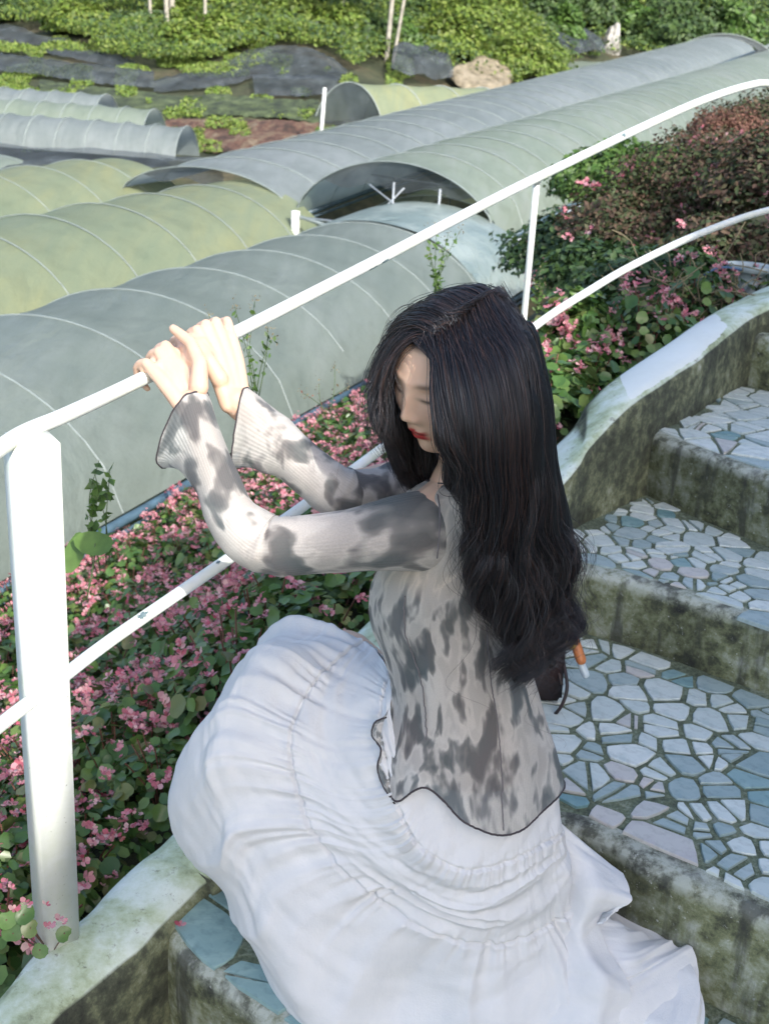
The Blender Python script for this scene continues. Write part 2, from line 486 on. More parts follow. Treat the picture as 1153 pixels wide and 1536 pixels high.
def lay(step, poly, tone, gap, z, r):
    if 1:
        if len(poly) < 3: return 0
        poly = inset(poly, gap * r.uniform(.55, 1.35))
        if len(poly) < 3: return 0
        pts = np.asarray(poly)
        # drop tiny edges, rough up the corners
        keep = [pts[0]]
        for p in pts[1:]:
            if np.linalg.norm(p - keep[-1]) > .007: keep.append(p)
        pts = np.asarray(keep)
        if len(pts) < 3: return 0
        cen = pts.mean(0)
        rad = np.linalg.norm(pts - cen, axis=1).max()
        if rad < .014: return 0
        ring = []
        for a, b in zip(pts, np.roll(pts, -1, 0)):
            L = np.linalg.norm(b - a)
            ring.append(a + (cen - a) * min(.10, .005 / rad))
            if L > .035:
                m = (a + b) / 2 + r.uniform(-.03, .03) * A(-(b - a)[1], (b - a)[0]); ring.append(m * .985 + cen * .015)
        ring = np.asarray(ring)
        zt = z + .0045 + r.uniform(-.001, .0018); ti = r.uniform(-.012, .012, 2)
        n_ = len(ring)
        top = np.column_stack([ring + (cen - ring) * min(.3, .0022 / rad), zt + (ring - cen) @ ti])
        mid = np.column_stack([ring, zt - .0018 + (ring - cen) @ ti])
        bot = np.column_stack([ring, np.full(n_, z - .006)])
        ctr = A(cen[0], cen[1], zt)
        V = np.vstack([top, mid, bot]) - ctr
        F = [tuple(range(n_))] + [(n_ + i_, n_ + (i_ + 1) % n_, (i_ + 1) % n_, i_) for i_ in range(n_)] + [(2 * n_ + i_, 2 * n_ + (i_ + 1) % n_, n_ + (i_ + 1) % n_, n_ + i_) for i_ in range(n_)]
        me = mesh_data('paving_stone', V, F, M['stone_' + tone], smooth=False)
        o = bpy.data.objects.new('paving_stone', me); COL.objects.link(o); o.parent = step; o.location = tuple(ctr)
        return 1
CIX = CI[:, :2]
s1 = rd(seeds1, 780, 1050, LV[1]) + rd(seeds1b, 780, 680, LV[1])
s1 = more((-.3, .2, 2.2, 2.9), s1, .085, 1)
s2 = more((.2, .9, 2.6, 3.6), rd(seeds2, 780, 680, LV[2]), .07, 2)
s3 = more((.5, 1.2, 3.0, 4.2), rd(seeds3, 780, 360, LV[3]), .085, 3)
s0 = [(*P2(x, y, LV[0]), c) for x, y, c in ((318, 1400, 't'), (402, 1478, 't'), (374, 1362, 't'), (428, 1425, 'b'), (455, 1535, 't'), (1060, 1476, 't'), (1110, 1512, 't'), (1140, 1490, 'b'), (1030, 1530, 't'), (1090, 1560, 'b'))]
s0 = more((-.6, .3, 1.9, 2.2), s0, .13, 4, 'tbbw')
pave(steps[0], 0, s0, (-.7, .3, 1.9, 2.2), nose0, nose1, .005, .012)
pave(steps[1], 1, s1, (-.4, .2, 2.3, 2.9), nose1, nose2, .0040, .030)
pave(steps[2], 2, s2, (.2, .9, 2.6, 3.6), nose2, nose3, .0036, .026)
pave(steps[3], 3, s3, (.5, 1.2, 3.0, 4.2), nose3, nose4, .0042, .026)

# ---- the coping wall along the planted bank
S = len(CO)
across = CI - CO; wdt = np.linalg.norm(across[:, :2], axis=1)
an = across.copy(); an[:, 2] = 0; an = nrm(an)
prof = [(0, -.55), (0, -.06), (.0, -.022), (.08, -.006), (.22, .003), (.5, .006), (.78, .002), (.92, -.008), (1.0, -.028), (1.01, -.07), (1.02, -.2), (1.03, -.55)]
rows = []
for a, b in prof:
    p = CO + an * (wdt * a)[:, None]; p[:, 2] = CO[:, 2] + b
    k = fbm(p, 7, 4)[:, None]
    p = p + an * k * (.014 if a in (0, .08) or a > .9 else 0) + A(0, 0, 1) * k * .007
    rows.append(p)
V = np.stack(rows, 1).reshape(-1, 3)
cw = obj('coping_wall', V, grid_faces(S, len(prof))[:, ::-1], M['coping'])
tag(cw, 'low mossy concrete wall with a pale whitewashed top winding up beside the steps', 'wall')
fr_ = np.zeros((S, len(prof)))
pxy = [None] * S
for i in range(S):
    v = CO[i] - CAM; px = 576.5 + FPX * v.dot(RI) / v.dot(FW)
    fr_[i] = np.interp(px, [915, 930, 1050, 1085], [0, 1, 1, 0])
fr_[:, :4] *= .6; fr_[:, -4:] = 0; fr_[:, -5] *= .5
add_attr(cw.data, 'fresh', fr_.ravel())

# ------------------------------------------------------------------ railing
def G(p): return CAM + (np.asarray(p, float) - CAM) * .77          # the valley, at its true distance
def railpts(l): return [D(x, y, FPX * .0221 / t) for x, y, t in l]
rail = empty('stair_railing', Z(85, 1395, 0), 'white painted pipe railing with one square post, running up beside the steps', 'railing')
up_raw = [(-60, 715, 26), (0, 672, 25), (38, 648, 24), (100, 622, 22.9), (200, 575, 20.9), (345, 503, 19.2), (560, 393, 16.6), (750, 294, 14.2), (870, 235, 12.9), (960, 192, 12.2), (1050, 152, 11.4), (1120, 129, 10.8), (1160, 126, 10.4), (1260, 140, 10)]
lo_raw = [(-60, 1135, 24), (0, 1088, 22.5), (28, 1066, 22), (70, 1035, 21.4), (160, 965, 20), (300, 868, 18.5), (440, 770, 17), (600, 652, 14.8), (700, 570, 13.4), (812, 482, 12.3), (880, 438, 11.9), (950, 397, 11.3), (1050, 350, 10.6), (1153, 315, 10), (1260, 300, 9.6)]
UPR = spline(railpts(up_raw), 160); LOR = spline(railpts(lo_raw), 160)
m = MB(); m.add(*tube(UPR, .0115, 14)); m.build('top_rail', M['paint'], rail)
m = MB(); m.add(*tube(LOR, .0110, 14)); m.build('lower_rail', M['paint'], rail)
# the square post: corner towards the viewer
pf = Z(85, 1395, 0.0)
pt = D(47, 655, FPX * .0221 / 24)
def square_post(p0, p1, hw, ang, name):
    t = nrm(p1 - p0); a = nrm(np.cross(t, A(math.sin(ang), -math.cos(ang), 0))); b = np.cross(t, a)
    me = bmesh.new()
    L = np.linalg.norm(p1 - p0)
    bmesh.ops.create_cube(me, size=1)
    for v in me.verts:
        q = p0 + t * ((v.co.z + .5) * L) + a * v.co.x * 2 * hw + b * v.co.y * 2 * hw
        v.co = q
    bmesh.ops.bevel(me, geom=me.edges[:], offset=.004, segments=3, affect='EDGES', clamp_overlap=True)
    d = bpy.data.meshes.new(name); me.to_mesh(d); me.free(); d.materials.append(M['paint'])
    d.polygons.foreach_set('use_smooth', np.ones(len(d.polygons), bool))
    return link(name, d, rail), a, b, t
_, pa, pb, ptv = square_post(pf - A(0, 0, .12) , pt, .031, math.radians(38), 'post')
# thin round post
ft = D(805, 268, FPX * .0221 / 13.4)
fb = D(770, 640, FPX * .0221 / 11.6)
m = MB(); m.add(*tube(np.linspace(ft, fb, 4), .0085, 12)); m.build('post', M['paint'], rail)
tag(rail, group=None)
for q in (D(805, 268, FPX * .0221 / 13.4),):
    V, F = tube([q + A(0, 0, .0), q - A(0, 0, .012)], .0105, 12); obj('weld_collar', V, F, M['paint'], rail)
# bare patches where the paint has come off
n = NT('bare_steel'); n.set(Base_Color=n.ramp(n.noise(60, 4), [(.4, (.08, .13, .15)), (.6, (.16, .22, .24))]), Roughness=.7)
def chip(path, c0, L, ang, wid, seed, R_):
    r = np.random.default_rng(seed); k0 = int(np.argmin(np.abs(np.array([(576.5 + FPX * (p - CAM).dot(RI) / (p - CAM).dot(FW)) for p in path]) - c0)))
    c = path[k0]; t = nrm(path[k0 + 1] - path[k0 - 1]); v = nrm(CAM - c); u = nrm(v - t * v.dot(t)); w_ = np.cross(t, u)
    nn = 26; pts = []
    for a in np.linspace(0, 2 * np.pi, nn, endpoint=False):
        k = 1 + r.uniform(-.38, .38); x = L * .5 * math.cos(a) * k; th = ang + wid * math.sin(a) * k
        pts.append(c + t * x + (u * math.cos(th) + w_ * math.sin(th)) * (R_ + .0004))
    V = [c + (u * math.cos(ang) + w_ * math.sin(ang)) * (R_ + .0006)] + pts
    obj('paint_chip', V, [(0, 1 + i, 1 + (i + 1) % nn) for i in range(nn)], n.m, rail, False)
S_ = 1 if np.dot(np.cross(nrm(UPR[80] - UPR[78]), nrm(CAM - UPR[80])), UP) > 0 else -1
chip(UPR, 574, .022, -S_ * .95, .35, 1, .0115); chip(UPR, 560, .030, -S_ * 1.15, .25, 2, .0115); chip(UPR, 545, .018, -S_ * 1.2, .2, 3, .0115)
chip(LOR, 214, .020, S_ * .35, .45, 4, .0110); chip(LOR, 322, .008, S_ * .5, .3, 5, .0110); chip(UPR, 928, .016, S_ * .2, .5, 6, .0115)
# ------------------------------------------------------------------ ground: one sheet, thin-plate through surveyed points
ctrl = []
def gp(p, dz=0.0): ctrl.append((p[0], p[1], p[2] + dz))
for i in range(0, 150, 12): gp(CO[i], -.22)
for i in range(0, 150, 12): gp(CI[i] + an[i] * .35, -.75)
T1A = A(-2.31, 5.85, -1.47); TAX = nrm(A(.41, .91, .06)); TC = nrm(A(-TAX[1], TAX[0], 0))
for t in (-8, -4, 0, 3, 6, 10): gp(G(T1A + TAX * t), -.28)
for k_, t in ((20, -1.5), (55, 0.5), (75, 2.5), (95, 5), (115, 8)):
    for u_ in (.25, .5, .75): q_ = (CO[k_] - A(0, 0, .22)) * (1 - u_) + (G(T1A + TAX * t) - A(0, 0, .28)) * u_; gp(q_, -.10 * math.sin(math.pi * u_))
for t in (-6, 0, 6, 12):
    for s_ in (2, 6, 11): gp(G(T1A + TAX * t + TC * s_), -1.5)
O3 = D(745, 362, 15); TAX3 = nrm(A(.41, .91, .10)); TAX4 = nrm(A(.41, .91, .115))
for t in (1, 10, 20, 30): gp(G(O3 + TAX3 * t), -.25); gp(G(O3 + TAX3 * t + TC * 4), -1.0)
for px, py, d in ((880, 330, 7.5), (960, 300, 6.5), (1100, 260, 6.5), (1150, 190, 9), (1250, 150, 9), (1300, 60, 20), (1060, 170, 14)): gp(D(px, py, d), -.35)
for x, dz in ((-250, 0), (0, 0), (150, 0), (300, 0), (480, 0)):
    for py, d in ((262, 18.5), (228, 21), (200, 22), (165, 23.5), (130, 25.5), (95, 28), (60, 31), (10, 37), (-60, 46), (-200, 62)): gp(D(x, py, d))
for x, k in ((650, 1.15), (780, 1.3), (900, 1.5), (1050, 1.65), (1200, 1.7), (1400, 1.7)):
    for py, d in ((135, 26), (100, 28), (60, 31), (10, 36), (-60, 45), (-200, 60)): gp(D(x, py, d * k))
for x in (-60, 0, 60): ctrl.append((x, -12, -.3)); ctrl.append((x, 110, 22)); ctrl.append((x, 170, 22))
ctrl += [(6, 2, 2.0), (6, 6, 2.3), (8, 12, 2.4), (-8, 3, -2), (-12, 12, -2.2), (-50, 40, 2), (60, 40, 8), (3, -5, .2), (12, 25, 4)]
ctrl = np.array(ctrl)
def _U(r2): return np.where(r2 > 1e-9, r2 * np.log(r2 + 1e-12), 0)
_n = len(ctrl); _d = ((ctrl[:, None, :2] - ctrl[None, :, :2]) ** 2).sum(-1)
_K = np.zeros((_n + 3, _n + 3)); _K[:_n, :_n] = _U(_d) + np.eye(_n) * .05; _K[:_n, _n] = 1; _K[:_n, _n + 1:] = ctrl[:, :2]; _K[_n:, :_n] = _K[:_n, _n:].T
_W = np.linalg.solve(_K, np.r_[ctrl[:, 2], 0, 0, 0])
def ground(x, y):
    x = np.asarray(x, float); y = np.asarray(y, float)
    xf, yf = x.ravel(), y.ravel(); out = np.empty(len(xf))
    for k in range(0, len(xf), 4000):
        a, b = xf[k:k + 4000], yf[k:k + 4000]
        d2 = (a[:, None] - ctrl[None, :, 0]) ** 2 + (b[:, None] - ctrl[None, :, 1]) ** 2
        out[k:k + 4000] = _U(d2) @ _W[:_n] + _W[_n] + _W[_n + 1] * a + _W[_n + 2] * b
    return out.reshape(x.shape)
def gz(x, y): return float(ground(np.array([x]), np.array([y]))[0])
def hit(px, py, d0=2.0, d1=120.0, n=900, off=0.0):       # where the sight line meets the ground
    d = np.geomspace(d0, d1, n); P = CAM + ray(px, py) * d[:, None]
    g = ground(P[:, 0], P[:, 1]) + off
    k = np.argmax(P[:, 2] < g)
    return P[k]
gx = np.concatenate([np.linspace(-120, -14, 22), np.linspace(-13, 9, 112), np.linspace(9.8, 60, 60), np.linspace(62, 150, 20)])
gy = np.concatenate([np.linspace(-60, -7, 10), np.linspace(-6, 16, 110), np.linspace(16.5, 75, 100), np.linspace(78, 200, 22)])
X, Y = np.meshgrid(gx, gy, indexing='ij')
Zg = ground(np.clip(X, -60, 70), np.clip(Y, -12, 120))
P = np.stack([X, Y, Zg], -1).reshape(-1, 3)
far = np.clip((P[:, 1] - 15) / 20, 0, 1)
P[:, 2] += fbm(P * A(1, 1, 0), .35, 3) * (.04 + far * .05)
P[:, 2] += fbm(P * A(1, 1, 0), 3.0, 2) * .02
# nothing of the sheet may rise above the stair: sink it there
ci = CI[:, :2]
sink = (P[:, 1] < 4.9) & (P[:, 1] > -8) & (P[:, 0] > np.interp(P[:, 1], ci[:, 1], ci[:, 0] - .14)) & (P[:, 0] < 4.4)
P[sink, 2] = np.minimum(P[sink, 2], -.55)
n = NT('earth')
a_ = n.noise(.5, 6, .65); b_ = n.noise(6, 5, .7)
c = n.ramp(a_, [(.35, (.030, .040, .016)), (.5, (.055, .065, .028)), (.62, (.10, .085, .045))])
c = n.mix(n.ramp(b_, [(.4, .6), (.6, 0)]), c, (.02, .022, .012))
n.set(Base_Color=c, Roughness=.95).bump(b_, .8, .05)
g_ = obj('ground', P, grid_faces(len(gx), len(gy)), n.m); g_['kind'] = 'structure'

# ------------------------------------------------------------------ polytunnels
def film(name, c0, c1, c2, rough=.38, dirt=.5, spec=.5):
    n = NT(name)
    big = n.noise(.45, 4, .55); mid = n.noise(3.5, 6, .65); st = n.noise(2.2, 5, .6, stretch=(3, .5, 1)); fine = n.noise(60, 3, .6)
    c = n.ramp(n.mix(.45, big, st), [(.38, c0), (.50, c1), (.62, c2)])
    c = n.mix(n.ramp(mid, [(.50, 0), (.66, dirt)]), c, [x * .55 for x in c0])
    c = n.mix(n.ramp(fine, [(.35, .15), (.5, 0)]), c, (.10, .12, .08))
    n.set(Base_Color=c, Roughness=n.ramp(mid, [(.3, rough), (.7, rough + .22)]), Specular_IOR_Level=spec)
    wr = n.noise(1.3, 4, .6, dist=.8, stretch=(2.2, .8, 1))
    n.bump(n.mix(.25, wr, mid), .5, .10)
    tl = n.node('ShaderNodeBsdfTranslucent'); n.link(n.mix(.5, c, (.75, .8, .72)), tl.inputs[0]); mx = n.node('ShaderNodeMixShader'); mx.inputs[0].default_value = .38
    n.link(n.b.outputs[0], mx.inputs[1]); n.link(tl.outputs[0], mx.inputs[2]); n.link(mx.outputs[0], n.out.inputs[0])
    return n.m
M['film_grey'] = film('dusty_film', (.20, .245, .22), (.235, .28, .25), (.28, .325, .30), .36, .25)
M['film_green'] = film('algae_film', (.235, .29, .19), (.275, .32, .20), (.32, .345, .19), .36, .25)
M['film_pale'] = film('pale_film', (.235, .29, .23), (.275, .33, .265), (.32, .365, .32), .36, .25)
M['film_blue'] = film('blue_grey_film', (.22, .26, .26), (.265, .305, .305), (.31, .35, .355), .36, .25)
n = NT('shade_net')
a_ = n.noise(1.2, 5, .6, stretch=(2, 1, 1)); f_ = n.noise(200, 2, .5)
n.set(Base_Color=n.ramp(a_, [(.35, (.030, .040, .047)), (.5, (.058, .074, .085)), (.68, (.12, .145, .16))]), Roughness=.8).bump(n.mix(.6, a_, f_), .6, .06)
tp = n.node('ShaderNodeBsdfTransparent'); mx = n.node('ShaderNodeMixShader'); mx.inputs[0].default_value = .38
n.link(n.b.outputs[0], mx.inputs[1]); n.link(tp.outputs[0], mx.inputs[2]); n.link(mx.outputs[0], n.out.inputs[0])
M['net'] = n.m
M['pipe'] = simple('galvanised_pipe', (.34, .38, .42), .5, .2, 20).m
M['rib'] = simple('pale_rib', (.24, .28, .27), .5, .15, 12).m
M['gutter'] = simple('blue_gutter', (.06, .11, .15), .45, .3, 10).m
def arch_pt(o, c, wd, rise, s):      # s in 0..1 across
    th = np.pi * (1 - s)
    x = wd * .5 * (1 - np.cos(np.pi * s)) if False else wd * s
    h = rise * (1 - (2 * s - 1) ** 2) ** .62
    return o + c * x + A(0, 0, 1) * h
def tunnel(label, o, ax, c, L, wd, rise, mat, ribs=1.3, t0=0.0, group=None, gutter=True, gable=None, name='polytunnel', nres=.22, sag=.018, ribr=.012):
    """arched film stretched over hoops: o = foot of the near hoop, c = across, ax = along"""
    base = o + ax * t0
    e = empty(name, base, label, 'greenhouse', group)
    nt_ = max(4, int((L - t0) / nres)); na = 26; ribr = ribr * .72
    ts = np.linspace(t0, L, nt_); ss = np.linspace(0, 1, na)
    h = rise * (1 - (2 * ss - 1) ** 2) ** .62
    V = o + ax * ts[:, None, None] + c * (wd * ss)[None, :, None] + A(0, 0, 1) * h[None, :, None]
    ph = np.abs(np.sin(np.pi * ts / ribs))[:, None]                        # the film sags between the hoops
    nrmv = c * (-(.5 - ss) * .0)[:, None] + A(0, 0, 1)
    wob = fbm(V, 1.3, 2)
    V = V - A(0, 0, 1) * (ph * sag + .02 * (1 - wob) * ph)[..., None] * np.sin(np.pi * ss)[None, :, None] ** .5
    V = V + c * (wob * .018)[..., None]
    obj('roof_film', V.reshape(-1, 3), grid_faces(nt_, na), mat, e)
    k = 0
    t = math.ceil(t0 / ribs) * ribs
    cv = None
    while t < L:
        sr = np.linspace(0, 1, 22)
        P_ = base + ax * 0 + c * (wd * sr)[:, None] + A(0, 0, 1) * (rise * (1 - (2 * sr - 1) ** 2) ** .62 + .001)[:, None]
        if cv is None:
            V_, F_ = tube(P_, ribr, 5, False); cv = mesh_data('rib', V_ - base, F_, M['rib'])
        ro = bpy.data.objects.new('rib', cv); COL.objects.link(ro); ro.parent = e; ro.location = tuple(ax * (t - t0))
        t += ribs
    if gutter:
        m = MB()
        for r_, dz, dx in ((.028, -.03, -.01), (.016, -.10, .0)):
            P_ = np.array([base + A(0, 0, dz) - c * .02, o + ax * L + A(0, 0, dz) - c * .02]); m.add(*tube(P_, r_, 7))
        m.build('eave_rail', M['gutter'], e)
    if gable:
        gd = gable
        sr = np.linspace(gd[0], gd[1], 24)
        hh = rise * (1 - (2 * sr - 1) ** 2) ** .62
        lo = gd[2] * rise * np.sin(np.pi * np.linspace(0, 1, 24)) ** .6 * 0 + np.minimum(hh, gd[2] * rise + .04 * np.sin(sr * 23))
        top = base + c * (wd * sr)[:, None] + A(0, 0, 1) * (hh - .004)[:, None] + ax * .02
        bot = base + c * (wd * sr)[:, None] + A(0, 0, 1) * lo[:, None] + ax * .05
        V = np.stack([top, (top + bot) / 2 + ax * .03, bot], 1).reshape(-1, 3)
        obj('gable_net', V, grid_faces(24, 3), M['net'], e)
    return e
SC = .77
GRP = 'polytunnels stepping up the valley'
o1, w1 = G(T1A), 3.3 * SC
c_ = TC
near = tunnel('nearest polytunnel with grey film, its lower edge along the begonia bank', o1, TAX, c_, 10.3 * SC, w1, .90 * SC, M['film_grey'], 1.18 * SC, -5 * SC, GRP, ribr=.009)
t2 = tunnel('greenish yellow polytunnel directly behind the nearest grey one', o1 + c_ * w1, TAX, c_, 10.4 * SC, w1, .95 * SC, M['film_green'], 1.18 * SC, -4 * SC, GRP, ribr=.008)
t5 = tunnel('third polytunnel back on the left with a yellowish crest', o1 + c_ * w1 * 2, TAX, c_, 11.5 * SC, w1, .95 * SC, M['film_green'], 1.18 * SC, -4 * SC, GRP, ribr=.008)
t6 = tunnel('fourth polytunnel back on the left just under the dark shade net', o1 + c_ * w1 * 3, TAX, c_, 12 * SC, w1, .7 * SC, M['film_pale'], 1.18 * SC, 0, GRP, ribr=.008)
o3 = G(O3)
c3 = TC
t3 = tunnel('long pale polytunnel rising to the right whose open front shows pipes under a dark net', o3, TAX3, c3, 46 * SC, w1, .93 * SC, M['film_pale'], 1.12 * SC, 0, GRP, ribr=.010, gable=(.02, .98, .58))
t4 = tunnel('long blue grey polytunnel running uphill beside the pale one', o3 + c3 * w1 + A(0, 0, .02), TAX4, c3, 44 * SC, w1, .55 * SC, M['film_blue'], 1.12 * SC, 0, GRP, ribr=.010, gable=(.40, 1.0, .55))
# pipes and a white downpipe inside the open front of the pale tunnel
fr = t3
def wp(s, h, t=0): return o3 + c3 * w1 * s + A(0, 0, 1) * h + TAX3 * t
for a, b, r_ in [(wp(.0, .0), wp(1.0, .0), .016), (wp(.28, .48), wp(.28, -.1), .014), (wp(.5, .50), wp(.5, -.1), .012), (wp(.1, .22, 1.5), wp(.9, .30, 1.5), .012), (wp(.3, .0), wp(.62, .45), .008), (wp(.62, .0), wp(.45, .45), .008),
                 (wp(.15, .35, 2), wp(.8, .42, 2), .01), (wp(.22, .40, 2), wp(.22, -.1, 2), .01), (wp(.4, .40, 2), wp(.4, -.1, 2), .01), (wp(.55, .40, 2), wp(.55, -.1, 2), .01)]:
    m = MB(); m.add(*tube(np.array([a, b]), r_, 6)); m.build('frame_pipe', M['pipe'], t3)
# the second row visible through the opening
tin = tunnel('small stretch of yellow green film seen through the open tunnel front', o3 + c3 * w1 * .04 + TAX3 * 1.3 - A(0, 0, .42), TAX3, c3, 6.5, w1 * .92, .58, M['film_green'], 1.0, 0, GRP, gutter=False)
# lean-to frame under the eave at the far right, beside the green bush
lt = empty('eave_truss', G(D(745, 362, 15)), 'grey steel truss under the eave of the pale polytunnel beside the green bush', 'truss')
def ev(t, h): return o3 + TAX3 * t + A(.02, -.03, h)
for a, b in [((0, -.09), (6, -.09)), ((0, -.50), (5.5, -.50))] + [((t, -.05), (t, -.9)) for t in (.3, 1.2, 2.1, 3.0, 3.9)] + [((.3, -.5), (1.2, -.09)), ((1.2, -.5), (2.1, -.09)), ((2.1, -.5), (3.0, -.09)), ((3.0, -.5), (3.9, -.09))]:
    V, F = tube(np.array([ev(*a), ev(*b)]), .022, 6); obj('truss_bar', V, F, M['pipe'], lt)
# loose bright film end where the nearest tunnel meets the pale one
pe = []
E1 = o1 + TAX * (10.3 * SC)
sr = np.linspace(-.02, .80, 30)
rows = []
for j, (dt, dh) in enumerate([(-1.5, .012), (-1.0, .03), (-.5, .05), (0, .03), (.12, -.05), (.2, -.22)]):
    ss = np.clip(sr, 0, 1); hh = .9 * SC * (1 - (2 * ss - 1) ** 2) ** .62
    P_ = E1 + TAX * dt + c_ * (w1 * sr)[:, None] + A(0, 0, 1) * (hh + dh)[:, None]
    P_ += fbm(P_ + 5, 1.6, 2)[:, None] * A(.02, .02, .03)
    rows.append(P_)
n = NT('shiny_film')
n.set(Base_Color=n.ramp(n.noise(2, 4), [(.4, (.16, .21, .20)), (.6, (.26, .31, .29))]), Roughness=.3, Specular_IOR_Level=.6).bump(n.noise(5, 5, .6, dist=1), .7, .05)
obj('loose_film_end', np.stack(rows, 0).reshape(-1, 3), grid_faces(6, 30), n.m, near)
# white joint at the valley gutter
jp = G(D(443, 330, 15.6))
jt = empty('gutter_joint', jp, 'white gutter joint where four polytunnel corners meet', 'gutter')
m = MB(); m.add(*tube([jp + A(0, 0, .10), jp - A(0, 0, .30)], .05, 8)); m.build('downpipe', M['paint'], jt)
m = MB(); m.add(*tube([jp + A(0, 0, .05), jp + nrm(E1 - jp) * 1.1 + A(0, 0, -.02)], .022, 7)); m.build('cross_pipe', M['rib'], jt)

# ---- far left: dark net roof, three grey tunnels side on
def sheet(name, corners, nu, nv, mat, amp, sc_, label=None, cat=None, group=None, parent=None, sagm=0):
    a, b, c2, d2 = [np.asarray(q, float) for q in corners]        # a-b top edge, d-c bottom edge
    u = np.linspace(0, 1, nu)[:, None, None]; v = np.linspace(0, 1, nv)[None, :, None]
    P_ = (a * (1 - u) + b * u) * (1 - v) + (d2 * (1 - u) + c2 * u) * v
    k = fbm(P_, sc_, 3)[..., None]
    nn = nrm(np.cross(b - a, d2 - a))
    P_ = P_ + nn * k * amp - A(0, 0, 1) * sagm * np.sin(np.pi * u) * np.sin(np.pi * v)
    return tag(obj(name, P_.reshape(-1, 3), grid_faces(nu, nv), mat, parent), label, cat, group)
sheet('shade_net', [D(-160, 200, 17), D(322, 238, 17.5), D(300, 252, 15.6), D(-160, 256, 14.8)], 50, 10, M['net'], .10, 1.2, 'flat blue black shade net stretched over the far left tunnels', 'shade net')
cx = nrm(A(-1, .10, .0))
for k, (px, py, d, L, wd, rs, mt, lb) in enumerate([(262, 240, 18.6, 9, 1.5, .55, 'film_blue', 'front one of three grey tunnels seen side on at far left, above the dark net'),
                                                 (212, 216, 20.0, 9, 1.6, .62, 'film_pale', 'middle one of three grey tunnels seen side on at far left'),
                                                 (140, 188, 21.5, 9, 1.6, .60, 'film_blue', 'rearmost of three grey tunnels seen side on at far left')]):
    o_ = D(px, py, d)
    c2_ = nrm(np.cross(A(0, 0, 1), cx)); c2_ = c2_ if c2_[1] > 0 else -c2_
    tunnel(lb, o_, cx, c2_, L, wd, rs, M[mt], .55, 0, 'side-on tunnels at far left', gutter=False, ribr=.012, nres=.15)
# light green tunnel with a dark gable by the white pole
o_ = D(592, 205, 24); cg = nrm(A(-1, .18, 0)); axg = nrm(A(.80, .6, .03))
o_ = D(575, 205, 22.5)
tunnel('light green tunnel end with a black netted gable below the wooded slope', o_, axg, cg, 6, 1.55, 1.02, M['film_green'], 1.2, 0, None, gutter=False, gable=(.0, 1.0, .0), ribr=.02)
a_, b_ = D(487, 132, 20.5), D(480, 208, 20.5)
V, F = tube([a_, b_ - A(0, 0, .4)], .035, 8); tag(obj('pole', V, F, M['paint']), 'slim white pole standing in front of the netted gable', 'pole')
# flat pale roofs and netted arches far right
sheet('flat_film_roof', [D(828, 90, 40), D(925, 96, 42), D(960, 120, 36), D(840, 118, 35)], 24, 8, M['film_pale'], .15, .5, 'flat pale film roof far off beneath the wooded slope', 'greenhouse roof')
M['film_arch'] = film('grey_net_film', (.10, .14, .16), (.15, .19, .21), (.20, .25, .28), .6)
for px, py, d, wd, rs, lb in ((985, 96, 42, 4.9, 1.6, 'grey netted arch greenhouse high on the far right'), (1128, 82, 44, 4.8, 1.25, 'grey netted arch cut by the right edge of the picture')):
    o_ = D(px, py, d); tunnel(lb, o_ - A(0, 0, .4), nrm(A(.25, 1, .05)), nrm(A(1, -.25, 0)), 8, wd, rs, M['film_arch'], 1.3, 0, 'netted arch greenhouses on the far right', gutter=False, gable=(0, 1, 0), ribr=.03)
# ------------------------------------------------------------------ leaves and flowers
def leafmat(name, cols, rough=.45, trans=.25, pos=True):
    n = NT(name)
    r = n.geo_rand(); o_ = n.rand()
    k = n.math('FRACT', n.math('ADD', r, n.math('MULTIPLY', o_, 7.31)))
    c = n.ramp(k, [(i / max(1, len(cols) - 1), c) for i, c in enumerate(cols)])
    v = n.noise(40, 3, .6)
    c = n.mix(.35, c, n.ramp(v, [(.3, (.3, .3, .3)), (.7, (1, 1, 1))]), 'MULTIPLY')
    n.set(Base_Color=c, Roughness=rough)
    tr = n.node('ShaderNodeBsdfTranslucent'); n.link(c, tr.inputs[0])
    mx = n.node('ShaderNodeMixShader'); mx.inputs[0].default_value = trans
    n.link(n.b.outputs[0], mx.inputs[1]); n.link(tr.outputs[0], mx.inputs[2]); n.link(mx.outputs[0], n.out.inputs[0])
    return n.m
M['leaf'] = leafmat('begonia_leaf', [(.05, .12, .03), (.08, .17, .04), (.11, .21, .05), (.16, .27, .07), (.16, .17, .06)], .32, .2)
M['leafdark'] = leafmat('dark_leaf', [(.03, .065, .022), (.045, .095, .028), (.07, .12, .035)], .5, .15)
M['pink'] = leafmat('pink_petal', [(.58, .16, .23), (.70, .26, .31), (.78, .40, .43), (.56, .10, .16), (.84, .56, .54), (.64, .32, .38)], .5, .3)
M['scrub'] = leafmat('scrub_leaf', [(.07, .13, .025), (.14, .23, .035), (.20, .30, .045), (.26, .33, .07), (.11, .16, .04)], .6, .3)
M['scrubdark'] = leafmat('forest_leaf', [(.03, .06, .02), (.05, .10, .028), (.075, .14, .035), (.10, .16, .04)], .6, .25)
M['bright'] = leafmat('fresh_leaf', [(.07, .16, .03), (.11, .21, .04), (.15, .26, .06), (.05, .10, .03)], .5, .3)
M['brown'] = leafmat('rusty_leaf', [(.07, .05, .032), (.12, .065, .045), (.15, .10, .06), (.06, .085, .03), (.08, .10, .035), (.04, .07, .025)], .7, .2)
M['rust'] = leafmat('rose_brown_leaf', [(.24, .11, .085), (.30, .16, .11), (.18, .08, .06), (.14, .13, .06)], .7, .25)
M['stem'] = simple('red_stem', (.14, .06, .04), .6, .3, 30).m
M['weedstem'] = simple('green_stem', (.07, .11, .04), .6, .3, 30).m
